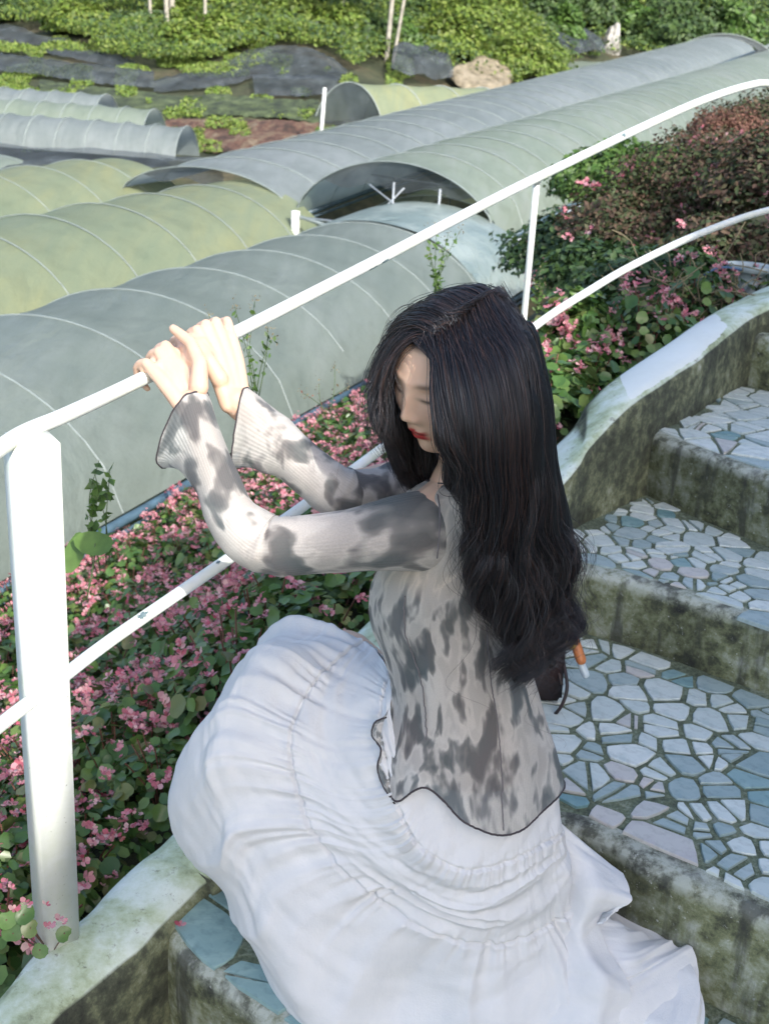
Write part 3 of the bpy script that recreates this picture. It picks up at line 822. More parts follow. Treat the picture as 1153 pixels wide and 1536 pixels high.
M['straw'] = simple('dry_straw', (.20, .17, .10), .8, .4, 30).m
M['bark'] = simple('pale_bark', (.34, .32, .27), .8, .3, 6).m
M['barkdark'] = simple('dark_bark', (.07, .055, .04), .9, .4, 6).m

def leaf_poly(r, n_=10, cup=.18, heart=.18, asym=.15, ruf=.07, seed=0):
    q = np.random.default_rng(seed)
    th = np.linspace(0, 2 * np.pi, n_, endpoint=False)
    rad = r * (1 - heart * np.exp(-((th - np.pi) / .45) ** 2) * 1.6 + asym * np.sin(th) * .5 + q.uniform(-ruf, ruf, n_))
    x, y = rad * np.cos(th), rad * np.sin(th)
    z = cup * r * (np.hypot(x, y) / r) ** 2 * (.5 + .6 * np.cos(th * 2 + 1)) + q.uniform(-.03, .03, n_) * r
    mid = np.column_stack([x * .5, y * .5, z * .25 + .03 * r * np.cos(th * 5)])
    V = np.vstack([[(-r * .25, 0, -.04 * r)], mid, np.column_stack([x, y, z])])
    F = [(0, 1 + i, 1 + (i + 1) % n_) for i in range(n_)] + [(1 + i, 1 + n_ + i, 1 + n_ + (i + 1) % n_, 1 + (i + 1) % n_) for i in range(n_)]
    return V, F
def rotm(nv, spin):
    nv = nrm(nv); a = nrm(np.cross(nv, A(.3, .9, .2))); b = np.cross(nv, a)
    ca, sa = math.cos(spin), math.sin(spin)
    return np.stack([a * ca + b * sa, -a * sa + b * ca, nv], 1)
def scatter(pts, nrms, sizes, base, rs, aspect=(1, 1)):
    """many copies of a small polygon as one vertex/face array"""
    Vb, Fb = base
    Vb = np.asarray(Vb) * A(aspect[0], aspect[1], 1)
    n_ = len(pts)
    nv = nrm(nrms); a = nrm(np.cross(nv, rs.normal(size=(n_, 3)))); b = np.cross(nv, a)
    V = pts[:, None] + sizes[:, None, None] * (Vb[None, :, 0:1] * a[:, None] + Vb[None, :, 1:2] * b[:, None] + Vb[None, :, 2:3] * nv[:, None])
    F = (np.asarray(Fb)[None] + (np.arange(n_) * len(Vb))[:, None, None]).reshape(-1, len(Fb[0]))
    return V.reshape(-1, 3), F
LEAF4 = (A(*[(-1, 0, 0), (-.1, .55, .12), (1, 0, -.05), (-.1, -.55, .12)]).reshape(4, 3), [(0, 2, 1), (0, 3, 2)])
LEAF6 = (np.array([(-.9, 0, 0), (-.45, .7, .1), (.35, .75, .05), (1, 0, -.12), (.35, -.75, .05), (-.45, -.7, .1), (0, 0, -.06)]), [(6, 0, 5), (6, 5, 4), (6, 4, 3), (6, 3, 2), (6, 2, 1), (6, 1, 0)])

def blossom(rs):
    """a begonia blossom: two broad petals, two narrow ones, yellow eye left to the petal tone"""
    V, F = [], []
    for k, (L, w_) in enumerate([(1, .75), (.7, .42), (1, .75), (.7, .42)]):
        a = k * np.pi / 2 + rs.uniform(-.2, .2); d = A(math.cos(a), math.sin(a), 0); s_ = A(-d[1], d[0], 0); z = A(0, 0, 1)
        lift = rs.uniform(.1, .6)
        b = len(V)
        V += [A(0, 0, 0), d * L * .55 + s_ * w_ * .75 + z * lift * .4, d * L + s_ * w_ * .3 + z * lift, d * L - s_ * w_ * .3 + z * lift, d * L * .55 - s_ * w_ * .75 + z * lift * .4]
        F += [(b, b + 3, b + 2), (b, b + 2, b + 1), (b, b + 4, b + 3)]
    return np.array(V), F
def cluster_mesh(rs, nb, r, spread_):
    m = MB()
    for _ in range(nb):
        V, F = blossom(rs); R = rotm(rs.normal(size=3) * .6 + A(0, 0, 1), rs.uniform(0, 6.3))
        p = rs.normal(size=3) * A(spread_, spread_, spread_ * .7)
        m.add((V * r * rs.uniform(.6, 1.15)) @ R.T + p, F)
    return mesh_data('flower_cluster', np.vstack(m.V), m.F, M['pink'], smooth=False)
rs = np.random.default_rng(21)
CL = [cluster_mesh(rs, int(rs.integers(4, 9)), .0125, .0150) for _ in range(6)]
LF = [mesh_data('leaf', *leaf_poly(1.0, 12, .2, .2, .2, .06, k), M['leaf']) for k in range(4)]
def make_plant(kind, rs, R=.17, Hh=.26, nl=260, big=20, nf=7, lsz=.0165):
    """a begonia: stems, small inner leaves as one part, the outer leaves and flower clusters one by one"""
    root = empty('begonia_plant')
    th = rs.uniform(0, 6.28, nl); u = rs.uniform(0, 1, nl) ** .6; rr = R * np.sqrt(rs.uniform(0, 1, nl))
    hgt = Hh * (1 - (rr / R) ** 2 * .55)
    pts = np.column_stack([rr * np.cos(th), rr * np.sin(th), hgt * (.25 + .72 * u)])
    nn = np.column_stack([np.cos(th) * rr / R, np.sin(th) * rr / R, np.full(nl, .9)]) + rs.normal(size=(nl, 3)) * .35
    V, F = scatter(pts, nn, rs.uniform(.7, 1.3, nl) * lsz, LEAF6, rs)
    f = obj('foliage', V, F, M['leaf'], root, True); f['kind'] = 'stuff'
    ms = MB()
    for k in range(7):
        a = rs.uniform(0, 6.28); q = R * rs.uniform(.2, .8); P_ = np.array([[0, 0, -.08], [q * .4 * math.cos(a), q * .4 * math.sin(a), Hh * .4], [q * math.cos(a), q * math.sin(a), Hh * rs.uniform(.8, 1.02)]])
        ms.add(*tube(spline(P_, 6), .0022, 4, False))
    ms.build('stem', M['stem'], root)['kind'] = 'stuff'
    for k in range(big):
        a = rs.uniform(0, 6.28); q = R * math.sqrt(rs.uniform(0, 1)) * 1.05; hh = Hh * (1 - (q / R) ** 2 * .5) + rs.uniform(-.02, .02)
        nv = A(math.cos(a) * q / R * .8, math.sin(a) * q / R * .8, .8) + rs.normal(size=3) * .3
        o = bpy.data.objects.new('leaf', LF[k % 4]); COL.objects.link(o); o.parent = root
        s_ = rs.uniform(.9, 1.45) * lsz * 1.08
        Rm = Matrix([list(r_) for r_ in rotm(nv, rs.uniform(0, 6.3))]).to_4x4()
        o.matrix_local = Matrix.Translation((q * math.cos(a), q * math.sin(a), hh)) @ Rm @ Matrix.Scale(s_, 4)
    for k in range(nf):
        a = rs.uniform(0, 6.28); q = R * math.sqrt(rs.uniform(0, 1)); hh = Hh * (1 - (q / R) ** 2 * .45) + rs.uniform(.0, .045)
        o = bpy.data.objects.new('flower_cluster', CL[int(rs.integers(6))]); COL.objects.link(o); o.parent = root
        o.location = (q * math.cos(a), q * math.sin(a), hh); o.rotation_euler = (rs.uniform(-.5, .5), rs.uniform(-.5, .5), rs.uniform(0, 6.3))
        s_ = rs.uniform(.7, 1.25); o.scale = (s_, s_, s_)
    return root
def copy_tree(o, parent=None):
    c = o.copy(); COL.objects.link(c); c.parent = parent
    if parent is not None: c.matrix_parent_inverse = o.matrix_parent_inverse.copy()
    for ch in o.children: copy_tree(ch, c)
    return c
def bake_simple(root):
    """for plants too far off to show single leaves: the same plant with its leaves in one part"""
    V, F, mats, n_ = [], [], [], 0
    out = {}
    for ch in root.children:
        key = 'flowers' if ch.name.startswith('flower') else ('stem' if ch.name.startswith('stem') else 'foliage')
        out.setdefault(key, []).append(ch)
    r2 = empty('begonia_plant')
    for key, l in out.items():
        m = MB()
        for ch in l:
            me = ch.data; v = np.empty(len(me.vertices) * 3); me.vertices.foreach_get('co', v); v = v.reshape(-1, 3)
            mw = np.array(ch.matrix_basis); v = v @ mw[:3, :3].T + mw[:3, 3]
            m.add(v, [tuple(p.vertices) for p in me.polygons])
        o = m.build(key, l[0].data.materials[0], r2); o['kind'] = 'stuff'
    return r2
protos = [make_plant(k, np.random.default_rng(60 + k), nf=(12, 16, 9)[k]) for k in range(3)]
simp = [bake_simple(p) for p in protos]
rs = np.random.default_rng(5)
LAB = 'low begonia with round green leaves and pink flowers in the bank below the railing'
cand = []
# the planted bank, between the coping and the tunnel eave
for _ in range(16000):
    t = rs.uniform(0, 1); k = int(rs.uniform(0, 149)); u = rs.uniform(.02, 1.0)
    a = CO[k] - an[k] * .13
    # nearest point on the eave line
    s_ = np.dot((a - o1)[:2], TAX[:2]) / np.dot(TAX[:2], TAX[:2]) + rs.uniform(-2.6, 2.6); b = o1 + TAX * s_
    p = a * (1 - u) + b * u
    if p[1] > 9.5: continue
    if u > .5 and rs.random() > .8: continue
    dmin = .145 if p[1] < 3 else (.175 if p[1] < 6 else .26)
    if any((p[0] - q[0]) ** 2 + (p[1] - q[1]) ** 2 < dmin ** 2 for q in cand): continue
    cand.append(np.r_[p, u])
cand.sort(key=lambda p: np.linalg.norm(p[:3] - CAM))
first = [True] * 3; firsts = [True] * 3; placed = 0
def inview(p, mrg=60):
    v = np.asarray(p) - CAM; d = v.dot(FW)
    if d < .3: return False
    x, y = 576.5 + FPX * v.dot(RI) / d, 768 - FPX * v.dot(UP) / d
    return -mrg < x < 1153 + mrg and -mrg < y < 1536 + mrg
ndet = 0
ZL = ((lambda p: np.hypot(*(p[:2] - pf[:2])) < .6, 'begonia growing within a stride of the square white post', 'begonias round the foot of the square post'),
      (lambda p: p[3] < .28, 'pink begonia growing hard against the outer side of the coping wall', 'begonias lining the coping wall'),
      (lambda p: p[3] > .72, 'pink begonia at the far side of the bank along the tunnel gutter', 'begonias along the tunnel gutter'),
      (lambda p: True, 'low pink begonia in the middle of the bank between coping and gutter', 'begonias in the middle of the bank'))
for p4 in cand:
    p = p4[:3]
    if not inview(p, 160): continue
    k = int(rs.integers(3)); z = gz(p[0], p[1])
    if ndet < 62:
        o = protos[k] if first[k] else copy_tree(protos[k]); first[k] = False; ndet += 1
    else:
        o = simp[k] if firsts[k] else copy_tree(simp[k]); firsts[k] = False
    o.location = (p[0], p[1], z - .02)
    o.rotation_euler = (rs.uniform(-.2, .2), rs.uniform(-.2, .2), rs.uniform(0, 6.28)); s_ = rs.uniform(.85, 1.25); o.scale = (s_, s_, s_ * rs.uniform(.85, 1.15))
    zl = next(z_ for z_ in ZL if z_[0](p4)); tag(o, zl[1], 'begonia', zl[2]); placed += 1
print('begonias', placed)

def bush(label, c, rad, n_, size, mat, seed, name='bush', leaf=LEAF4, cat='bush', flowers=0, group=None, shell=.45, up=.5):
    """stems plus leaves spread through an uneven crown"""
    r = np.random.default_rng(seed); c = np.asarray(c, float); rad = np.asarray(rad, float)
    e = empty(name, c, label, cat, group)
    d = nrm(r.normal(size=(n_, 3))); d[:, 2] = np.abs(d[:, 2]) * 1.0 - .12
    lump = 1 + .32 * vnoise(d * 1.9 + seed, 1.0) + .18 * vnoise(d * 5 + seed, 1.0)
    q = (shell + (1 - shell) * r.uniform(0, 1, n_) ** .5)
    pts = c + d * rad * (lump * q)[:, None]
    V, F = scatter(pts, d + A(0, 0, up) + r.normal(size=(n_, 3)) * .55, r.uniform(.6, 1.35, n_) * size, leaf, r)
    f = obj('foliage', V, F, mat, e, False); f['kind'] = 'stuff'
    m = MB()
    for k in range(9):
        dd = nrm(r.normal(size=3) * A(1, 1, .3) + A(0, 0, .9)) * rad * .85
        m.add(*tube(spline(np.array([c - A(0, 0, rad[2] * .25), c + dd * .45 + A(0, 0, .02), c + dd]), 6), max(.003, rad[2] * .012), 4, False))
    m.build('stem', M['barkdark'], e)
    if flowers:
        dd = nrm(r.normal(size=(flowers, 3))); dd[:, 2] = np.abs(dd[:, 2])
        for k in range(flowers):
            o = bpy.data.objects.new('flower_cluster', CL[int(r.integers(6))]); COL.objects.link(o); o.parent = e
            o.location = tuple(dd[k] * rad * r.uniform(.85, 1.1)); o.rotation_euler = (r.uniform(-1, 1), r.uniform(-1, 1), r.uniform(0, 6.3)); s_ = r.uniform(.9, 1.7); o.scale = (s_, s_, s_)
    return e
# shrubs beside the upper steps
B = lambda px, py, d: D(px, py, d)
bush('bright green leafy bush beside the steel truss, in full sun', B(905, 290, 6.6), (.34, .34, .34), 5000, .021, M['bright'], 1)
bush('second green bush sloping right below the tunnel film', B(985, 265, 6.9), (.42, .35, .26), 5000, .020, M['bright'], 2)
bush('rose brown bush of faded flower heads below the rail bend', B(1085, 215, 7.2), (.36, .35, .27), 7000, .013, M['rust'], 3)
bush('dark reddish shrub under the top rail at the right edge', B(1150, 200, 7.8), (.5, .4, .34), 6500, .015, M['brown'], 4)
bush('dark green shrub behind the thin railing post', B(850, 400, 6.0), (.42, .4, .34), 4500, .021, M['leafdark'], 5, flowers=6)
bush('reddish brown shrub in the middle of the right bank', B(960, 345, 5.6), (.46, .42, .30), 8000, .014, M['brown'], 6, flowers=12)
bush('large dark shrub above the lower rail on the right', B(1080, 300, 5.6), (.55, .45, .36), 10000, .014, M['brown'], 7, flowers=12)
bush('dark shrub cut by the right edge above the pot', B(1165, 290, 5.0), (.40, .4, .34), 6000, .015, M['brown'], 8, flowers=5)
bush('dark green undergrowth clump just under the right rail', B(905, 430, 4.9), (.34, .3, .24), 2600, .024, M['leafdark'], 9, flowers=8)
bush('pink flowering begonia shrub against the coping behind the dark hair', B(858, 520, 3.75), (.17, .17, .20), 1500, .021, M['leaf'], 10, flowers=22, leaf=LEAF6, cat='begonia')
bush('dim begonia shrub low beside the pale coping', B(868, 600, 3.5), (.13, .14, .16), 1000, .021, M['leaf'], 11, flowers=9, leaf=LEAF6, cat='begonia')
bush('begonia shrub with red flowers above the coping bend', B(925, 500, 3.9), (.16, .16, .15), 900, .022, M['leafdark'], 12, flowers=7, leaf=LEAF6, cat='begonia')
bush('dark undergrowth clump behind the dry stalks', B(1000, 440, 4.3), (.33, .28, .20), 2600, .022, M['leafdark'], 13, flowers=3)
bush('dark undergrowth clump beside the grey pot', B(1090, 380, 4.6), (.34, .28, .20), 4500, .015, M['brown'], 14, flowers=3)
# dry stalks and dead grass
r = np.random.default_rng(9); m = MB()
for _ in range(150):
    p = D(r.uniform(930, 1140), r.uniform(400, 520) - 0, r.uniform(3.9, 4.3)); 
    q = p + r.normal(size=3) * A(.11, .05, .09); mm = (p + q) / 2 + r.normal(size=3) * .025
    m.add(*tube(spline(np.array([p, mm, q]), 5), .0024, 4, False))
o = m.build('dry_grass', M['straw']); tag(o, 'tangle of dry broken stalks lying over the dark undergrowth by the coping', 'dry grass', kind='stuff')

# weeds standing up before the film
def weed(label, base, tops, seed, leafs=10, ls=.012, mat='bright', heads=True, stemr=.0016):
    r = np.random.default_rng(seed); e = empty('weed', base, label, 'weed')
    for k, tp in enumerate(tops):
        b = base + r.normal(size=3) * A(.012, .012, 0); mid = (b + tp) / 2 + r.normal(size=3) * .012
        P_ = spline(np.array([b, mid, tp]), 14)
        V, F = tube(P_, np.linspace(stemr, stemr * .5, 14), 5); obj('stem', V, F, M['weedstem'], e)
        idx = r.integers(2, 13, leafs); pts = P_[idx] + r.normal(size=(leafs, 3)) * .006
        V, F = scatter(pts, r.normal(size=(leafs, 3)) + A(0, -.5, .6), r.uniform(.5, 1.2, leafs) * ls, LEAF4, r)
        obj('leaves', V, F, M[mat], e, False)
        if heads:
            nh = 16; pts = tp + r.normal(size=(nh, 3)) * A(.008, .008, .014)
            V, F = scatter(pts, r.normal(size=(nh, 3)), r.uniform(.5, 1.1, nh) * .0045, LEAF4, r); obj('seed_head', V, F, M['straw'], e, False)
    return e
weed('tall seeding weed behind the right hand, rising above the top rail', D(385, 600, 2.9), [D(312, 470, 2.7), D(352, 460, 2.75), D(382, 452, 2.8), D(368, 500, 2.8), D(410, 505, 2.85), D(402, 490, 2.85)], 1, 12, .011)
weed('leafy dark weed standing left of the near forearm over the flowers', D(150, 850, 2.45), [D(149, 690, 2.35), D(165, 705, 2.35), D(143, 712, 2.35), D(155, 730, 2.35)], 2, 16, .017, heads=False)
weed('feathery pale weed behind the head in front of the shiny film', D(655, 470, 3.8), [D(640, 345, 3.7), D(655, 335, 3.7), D(672, 350, 3.7), D(690, 345, 3.75), D(665, 370, 3.7), D(646, 385, 3.7)], 3, 18, .014)
weed('small pale weed beside the thin railing post', D(812, 470, 3.6), [D(808, 415, 3.5), D(803, 425, 3.5), D(813, 432, 3.5)], 4, 16, .012)
weed('spindly reddish weed over the begonias by the gutter', D(500, 620, 3.4), [D(502, 548, 3.4), D(478, 575, 3.4), D(455, 590, 3.4), D(520, 580, 3.4)], 5, 6, .008, 'rust')
# the broad leaf plant at the left gutter
for k, (px, py, d, s_) in enumerate([(143, 815, 2.38, .035), (112, 828, 2.42, .034)]):
    V, F = leaf_poly(s_, 12, .25, .05, .1, .04, 40 + k); R = rotm(A(-.3, -.8, .6), k * 1.5); p = D(px, py, d)
    if k == 0: bl = empty('broad_leaf_plant', p, 'young plant with two broad pale green leaves by the gutter', 'plant')
    obj('leaf', (V * A(1.5, .8, 1)) @ R.T + p, F, M['bright'], bl)
V, F = tube(spline(np.array([D(130, 900, 2.4), D(140, 850, 2.38), D(143, 815, 2.38)]), 8), .002, 5); obj('stem', V, F, M['weedstem'], bl)
# seedling at the foot of the post
sp_ = Z(75, 1400, -.02)
e = empty('begonia_seedling', sp_, 'little begonia with one red flower at the foot of the square post', 'begonia')
for k, (px, py, s_) in enumerate([(97, 1400, .013), (60, 1425, .013), (36, 1372, .017), (20, 1400, .016), (46, 1392, .014), (10, 1380, .015)]):
    V, F = leaf_poly(s_, 12, .2, .2, .2, .05, 70 + k); R = rotm(A(.1, -.7, .7), k * 1.7); p = D(px, py, 1.68 if k < 2 else 1.66); obj('leaf', V @ R.T + p, F, M['leaf'], e)
    V, F = tube(np.array([sp_ + A(0, 0, -.05), p]), .0015, 4); obj('stem', V, F, M['stem'], e)
for px, py in ((82, 1377), (30, 1352)):
    o = bpy.data.objects.new('flower_cluster', CL[0]); COL.objects.link(o); o.parent = e; p = D(px, py, 1.66); o.location = tuple(p - sp_); o.scale = (.8, .8, .8)
# a fallen blossom on the teal stone
V, F = blossom(np.random.default_rng(2)); p = Z(271, 1386, LV[0] + .012)
tag(obj('fallen_blossom', V * .011 + p, F, M['pink'], None, False), 'single fallen pink blossom on the teal paving stone', 'blossom')

# ------------------------------------------------------------------ pot and loop of hose by the coping
pp = D(1122, 418, 4.25)
pot = empty('flower_pot', pp - A(0, 0, .07), 'pale grey plastic flower pot standing behind the coping at the right edge', 'flower pot')
n = NT('pot_plastic'); n.set(Base_Color=n.ramp(n.noise(12, 4), [(.4, (.28, .34, .36)), (.6, (.40, .47, .49))]), Roughness=.5)
th = np.linspace(0, 2 * np.pi, 28, endpoint=False)
pr_ = [(.070, -.075), (.079, -.01), (.080, .030), (.092, .030), (.094, .055), (.088, .056), (.082, .04), (.078, .02)]
V = np.vstack([np.column_stack([pp[0] + a * np.cos(th), pp[1] + a * np.sin(th), np.full(28, pp[2] + b)]) for a, b in pr_])
obj('pot_wall', V, [f[::-1] for f in map(tuple, grid_faces(len(pr_), 28, True))], n.m, pot)
obj('soil', np.column_stack([pp[0] + .079 * np.cos(th), pp[1] + .079 * np.sin(th), np.full(28, pp[2] + .03)]), [tuple(range(28))], M['soil'], pot)
P_ = spline(np.array([D(1024, 442, 4.1), D(1040, 425, 4.1), D(1062, 408, 4.1), D(1085, 401, 4.1), D(1112, 405, 4.15)]), 20)
n = NT('hose_plastic'); n.set(Base_Color=(.07, .14, .26, 1), Roughness=.4)
V, F = tube(P_, .0045, 7); tag(obj('hose', V, F, n.m), 'thin blue hose arching out of the undergrowth beside the grey pot', 'hose')

# ------------------------------------------------------------------ far slope: nets, bare soil, scrub, trees
def px_sheet(top, bot, nu, nv, mat, off, amp, name, label, cat, group=None):
    nu, nv = nu * 3, nv * 3
    T_ = spline([(*p, 0) for p in top], nu)[:, :2]; B_ = spline([(*p, 0) for p in bot], nu)[:, :2]
    V = []
    for i in range(nu):
        a = hit(*T_[i], 12); b = hit(*B_[i], 12)
        for j in range(nv):
            t = j / (nv - 1); p = a * (1 - t) + b * t; p[2] = max(p[2], gz(p[0], p[1])) + off * (1 if 0 < j < nv - 1 else .6)
            V.append(p)
    V = np.array(V); k = fbm(V, .8, 3); V[:, 2] += k * amp + (1 - 2 * np.abs(fbm(V * A(2.2, .6, 1), 2.2, 3))) * .035; V[:, 1] -= fbm(V + 9, 1.5, 2) * amp
    return tag(obj(name, V, grid_faces(nu, nv), mat), label, cat, group)
s1c = lambda l: [(x / 1.988, y / 1.988) for x, y in l]
NG = 'nets laid over the terraces'
px_sheet(s1c([(-60, 70), (0, 78), (60, 88), (130, 120), (200, 125), (300, 165), (400, 190)]), s1c([(-60, 120), (0, 130), (100, 160), (200, 182), (330, 205), (400, 218), (420, 220)]), 30, 5, M['net'], .08, .05, 'terrace_net', 'uppermost blue grey net on the left terrace below the scrub', 'net', NG)
px_sheet(s1c([(-60, 175), (0, 180), (150, 195), (300, 215), (460, 235)]), s1c([(-60, 222), (0, 228), (150, 245), (300, 265), (460, 278)]), 30, 5, M['net'], .16, .06, 'terrace_net', 'long dark blue net band across the left terrace', 'net', NG)
px_sheet(s1c([(460, 262), (560, 228), (650, 212), (740, 165), (860, 150), (960, 175), (1030, 225)]), s1c([(460, 284), (600, 278), (700, 264), (760, 245), (860, 245), (960, 245), (1040, 250)]), 34, 6, M['net'], .12, .08, 'terrace_net', 'billowing grey net draped over the mound in the middle', 'net', NG)
px_sheet(s1c([(750, 252), (830, 247), (920, 248), (1000, 252)]), s1c([(758, 300), (830, 306), (920, 306), (1010, 302)]), 20, 5, M['net'], .20, .07, 'terrace_net', 'bright blue grey net patch left of the netted gable', 'net', NG)
n = NT('green_windbreak'); n.set(Base_Color=n.ramp(n.noise(3, 6, .7), [(.38, (.02, .03, .018)), (.52, (.05, .07, .03)), (.66, (.10, .13, .06))]), Roughness=.9).bump(n.noise(12, 5), .8, .05)
px_sheet(s1c([(120, 252), (300, 270), (520, 290), (700, 300), (950, 318)]), s1c([(120, 315), (260, 326), (520, 350), (700, 357), (950, 376)]), 40, 5, n.m, .10, .12, 'windbreak_net', 'weedy dark green windbreak net along the terrace foot', 'net')
n = NT('red_soil'); n.set(Base_Color=n.ramp(n.noise(2.2, 6, .75, stretch=(1.5, 1, .4)), [(.35, (.035, .022, .016)), (.48, (.10, .05, .035)), (.58, (.15, .11, .07)), (.7, (.24, .20, .15))]), Roughness=.95).bump(n.noise(10, 5), .9, .08)
o = px_sheet(s1c([(230, 328), (400, 352), (600, 362), (760, 366), (950, 374)]), s1c([(330, 372), (400, 402), (520, 440), (700, 462), (950, 420)]), 40, 6, n.m, .06, .10, 'soil_bank', None, None); o['kind'] = 'structure'
n2 = NT('pale_scarp'); n2.set(Base_Color=n2.ramp(n2.noise(1.6, 6, .7, stretch=(2, 1, .5)), [(.36, (.12, .10, .06)), (.5, (.26, .22, .15)), (.66, (.36, .31, .23))]), Roughness=.95).bump(n2.noise(8, 5), .9, .1)
o = px_sheet([(690, 118), (715, 104), (740, 105), (758, 122)], [(672, 128), (700, 150), (735, 154), (768, 136)], 14, 6, n2.m, .35, .15, 'soil_scarp', None, None); o['kind'] = 'structure'
px_sheet([(588, 105), (605, 92), (640, 93), (668, 108)], [(585, 122), (610, 131), (650, 133), (678, 132)], 16, 5, M['net'], .5, .2, 'terrace_net', 'dark net over the hump beside the bare pale scarp', 'net')
px_sheet([(830, 72), (842, 50), (858, 48), (880, 66), (896, 78)], [(830, 92), (850, 93), (870, 93), (890, 93), (905, 92)], 14, 5, M['net'], .5, .2, 'terrace_net', 'small dark net on the slope left of the pale rock', 'net')
px_sheet([(812, 100), (825, 92), (838, 118)], [(812, 122), (825, 124), (842, 122)], 8, 4, M['net'], .4, .1, 'terrace_net', 'dark net scrap at the corner of the flat film roof', 'net')
# pale rock
c = hit(915, 78, 12) ; me = bmesh.new(); bmesh.ops.create_icosphere(me, subdivisions=4, radius=1)
for v in me.verts:
    q = np.array(v.co); k = 1 + .3 * float(vnoise(q * 1.5 + 3, 1.0)) + .12 * float(vnoise(q * 4, 1.0)); v.co = Vector(tuple(c + q * k * A(.45, .5, 1.05)))
d_ = bpy.data.meshes.new('rock'); me.to_mesh(d_); me.free(); n3 = NT('pale_rock'); n3.set(Base_Color=n3.ramp(n3.noise(2, 6, .7), [(.4, (.16, .16, .13)), (.55, (.38, .37, .34)), (.7, (.5, .5, .48))]), Roughness=.9); d_.materials.append(n3.m)
tag(link('rock', d_), 'pale bare rock face standing out of the green slope', 'rock')

# scrub over the slope: leaf clumps thrown on the ground where the photo is green
def scrub(name, label, n_, region, size, mat, seed, hgt, lump=1.0, dens=None):
    r = np.random.default_rng(seed)
    px = r.uniform(region[0], region[2], n_); py = r.uniform(region[1], region[3], n_)
    keep = dens(px, py) > r.uniform(0, 1, n_)
    px, py = px[keep], py[keep]
    # sight lines to the slope, vectorised on a coarse table
    tx = np.linspace(region[0], region[2], 40); ty = np.linspace(region[1], region[3], 24)
    T = np.array([[hit(a, b, 12, 160, 500) for b in ty] for a in tx])
    fx = np.clip((px - tx[0]) / (tx[1] - tx[0]), 0, 38.999); fy = np.clip((py - ty[0]) / (ty[1] - ty[0]), 0, 22.999)
    i, j = fx.astype(int), fy.astype(int); fx, fy = (fx - i)[:, None], (fy - j)[:, None]
    P_ = (T[i, j] * (1 - fx) + T[i + 1, j] * fx) * (1 - fy) + (T[i, j + 1] * (1 - fx) + T[i + 1, j + 1] * fx) * fy
    mound = (fbm(P_ * A(1, 1, 0), .55, 3) * .5 + .5) * hgt
    P_[:, 2] = ground(P_[:, 0], P_[:, 1]) + mound * r.uniform(.35, 1.0, len(P_)) ** .6
    dist = np.linalg.norm(P_ - CAM, axis=1)
    V, F = scatter(P_, r.normal(size=(len(P_), 3)) * .6 + A(.1, -.45, .75), r.uniform(.5, 1.4, len(P_)) * size * (dist / 28), LEAF4, r, (1, .9))
    o = obj(name, V, F, mat, None, False); tag(o, label, 'scrub', kind='stuff'); return o
def green_zone(px, py):
    edge = np.interp(px, [-80, 60, 150, 230, 300, 360, 430, 500, 530, 600, 680, 770, 820, 900, 1000, 1300], [45, 48, 92, 112, 108, 90, 74, 92, 112, 98, 118, 142, 118, 95, 92, 70])
    d = (py < edge).astype(float)
    d *= 1 - .9 * ((np.abs(px - 722) < 42) & (py > 104)); d *= 1 - .8 * ((np.abs(px - 915) < 18) & (py > 42)); d *= 1 - .85 * ((px > 832) & (px < 890) & (py > 52)); d *= 1 - .85 * ((px > 590) & (px < 668) & (py > 94))
    return d
scrub('hillside_scrub', 'sunlit yellow green scrub covering the slope behind the terraces', 150000, (-80, -40, 1240, 150), .050, M['scrub'], 31, 1.1, dens=lambda a, b: green_zone(a, b) * (1 - .62 * (a > 860)) * (1 - .35 * (vnoise(np.stack([a, b, a * 0], -1), .03) > .1)))
scrub('hillside_thicket', 'darker green thicket mixed into the sunlit slope', 80000, (-80, -60, 1240, 150), .06, M['scrubdark'], 32, 1.3, dens=lambda a, b: green_zone(a, b) * (.55 + .4 * (a > 820)))
scrub('terrace_weeds', 'thin weeds creeping over the terrace edges and nets', 60000, (-80, 60, 620, 235), .05, M['scrub'], 33, .25, dens=lambda a, b: 1.0 * (vnoise(np.stack([a, b * 2, a * 0], -1), .03) > .12))
# hummocks of scrub one can tell apart
r = np.random.default_rng(77)
for k, (px, py, s_, mt, lb) in enumerate([(560, 70, 1.1, 'scrubdark', 'round dark bush at the foot of the leaning pale trunk'), (700, 60, 1.6, 'scrub', 'tall rounded bush above the bare scarp'),
        (770, 110, 1.5, 'scrub', 'yellow green bush beside the dark net scrap'), (330, 70, 1.0, 'scrub', 'bright bush above the middle terrace'), (440, 45, 1.3, 'scrub', 'broad bush at the wood edge in the middle'),
        (120, 50, 1.0, 'scrub', 'bright bush at the wood edge on the left'), (1010, 55, 1.7, 'scrubdark', 'dark bush left of the netted arch'), (650, 30, 1.6, 'scrub', 'light green bush right of the leaning trunk'), (860, 30, 1.8, 'scrubdark', 'shaded bush above the small dark net')]):
    p = hit(px, py, 12); q = s_ * np.linalg.norm(p - CAM) / 34
    bush(lb, p + A(0, 0, .1), (q, q, q * .8), 7000, .062 * np.linalg.norm(p - CAM) / 30, M[mt], 100 + k, group=None)
r = np.random.default_rng(91)
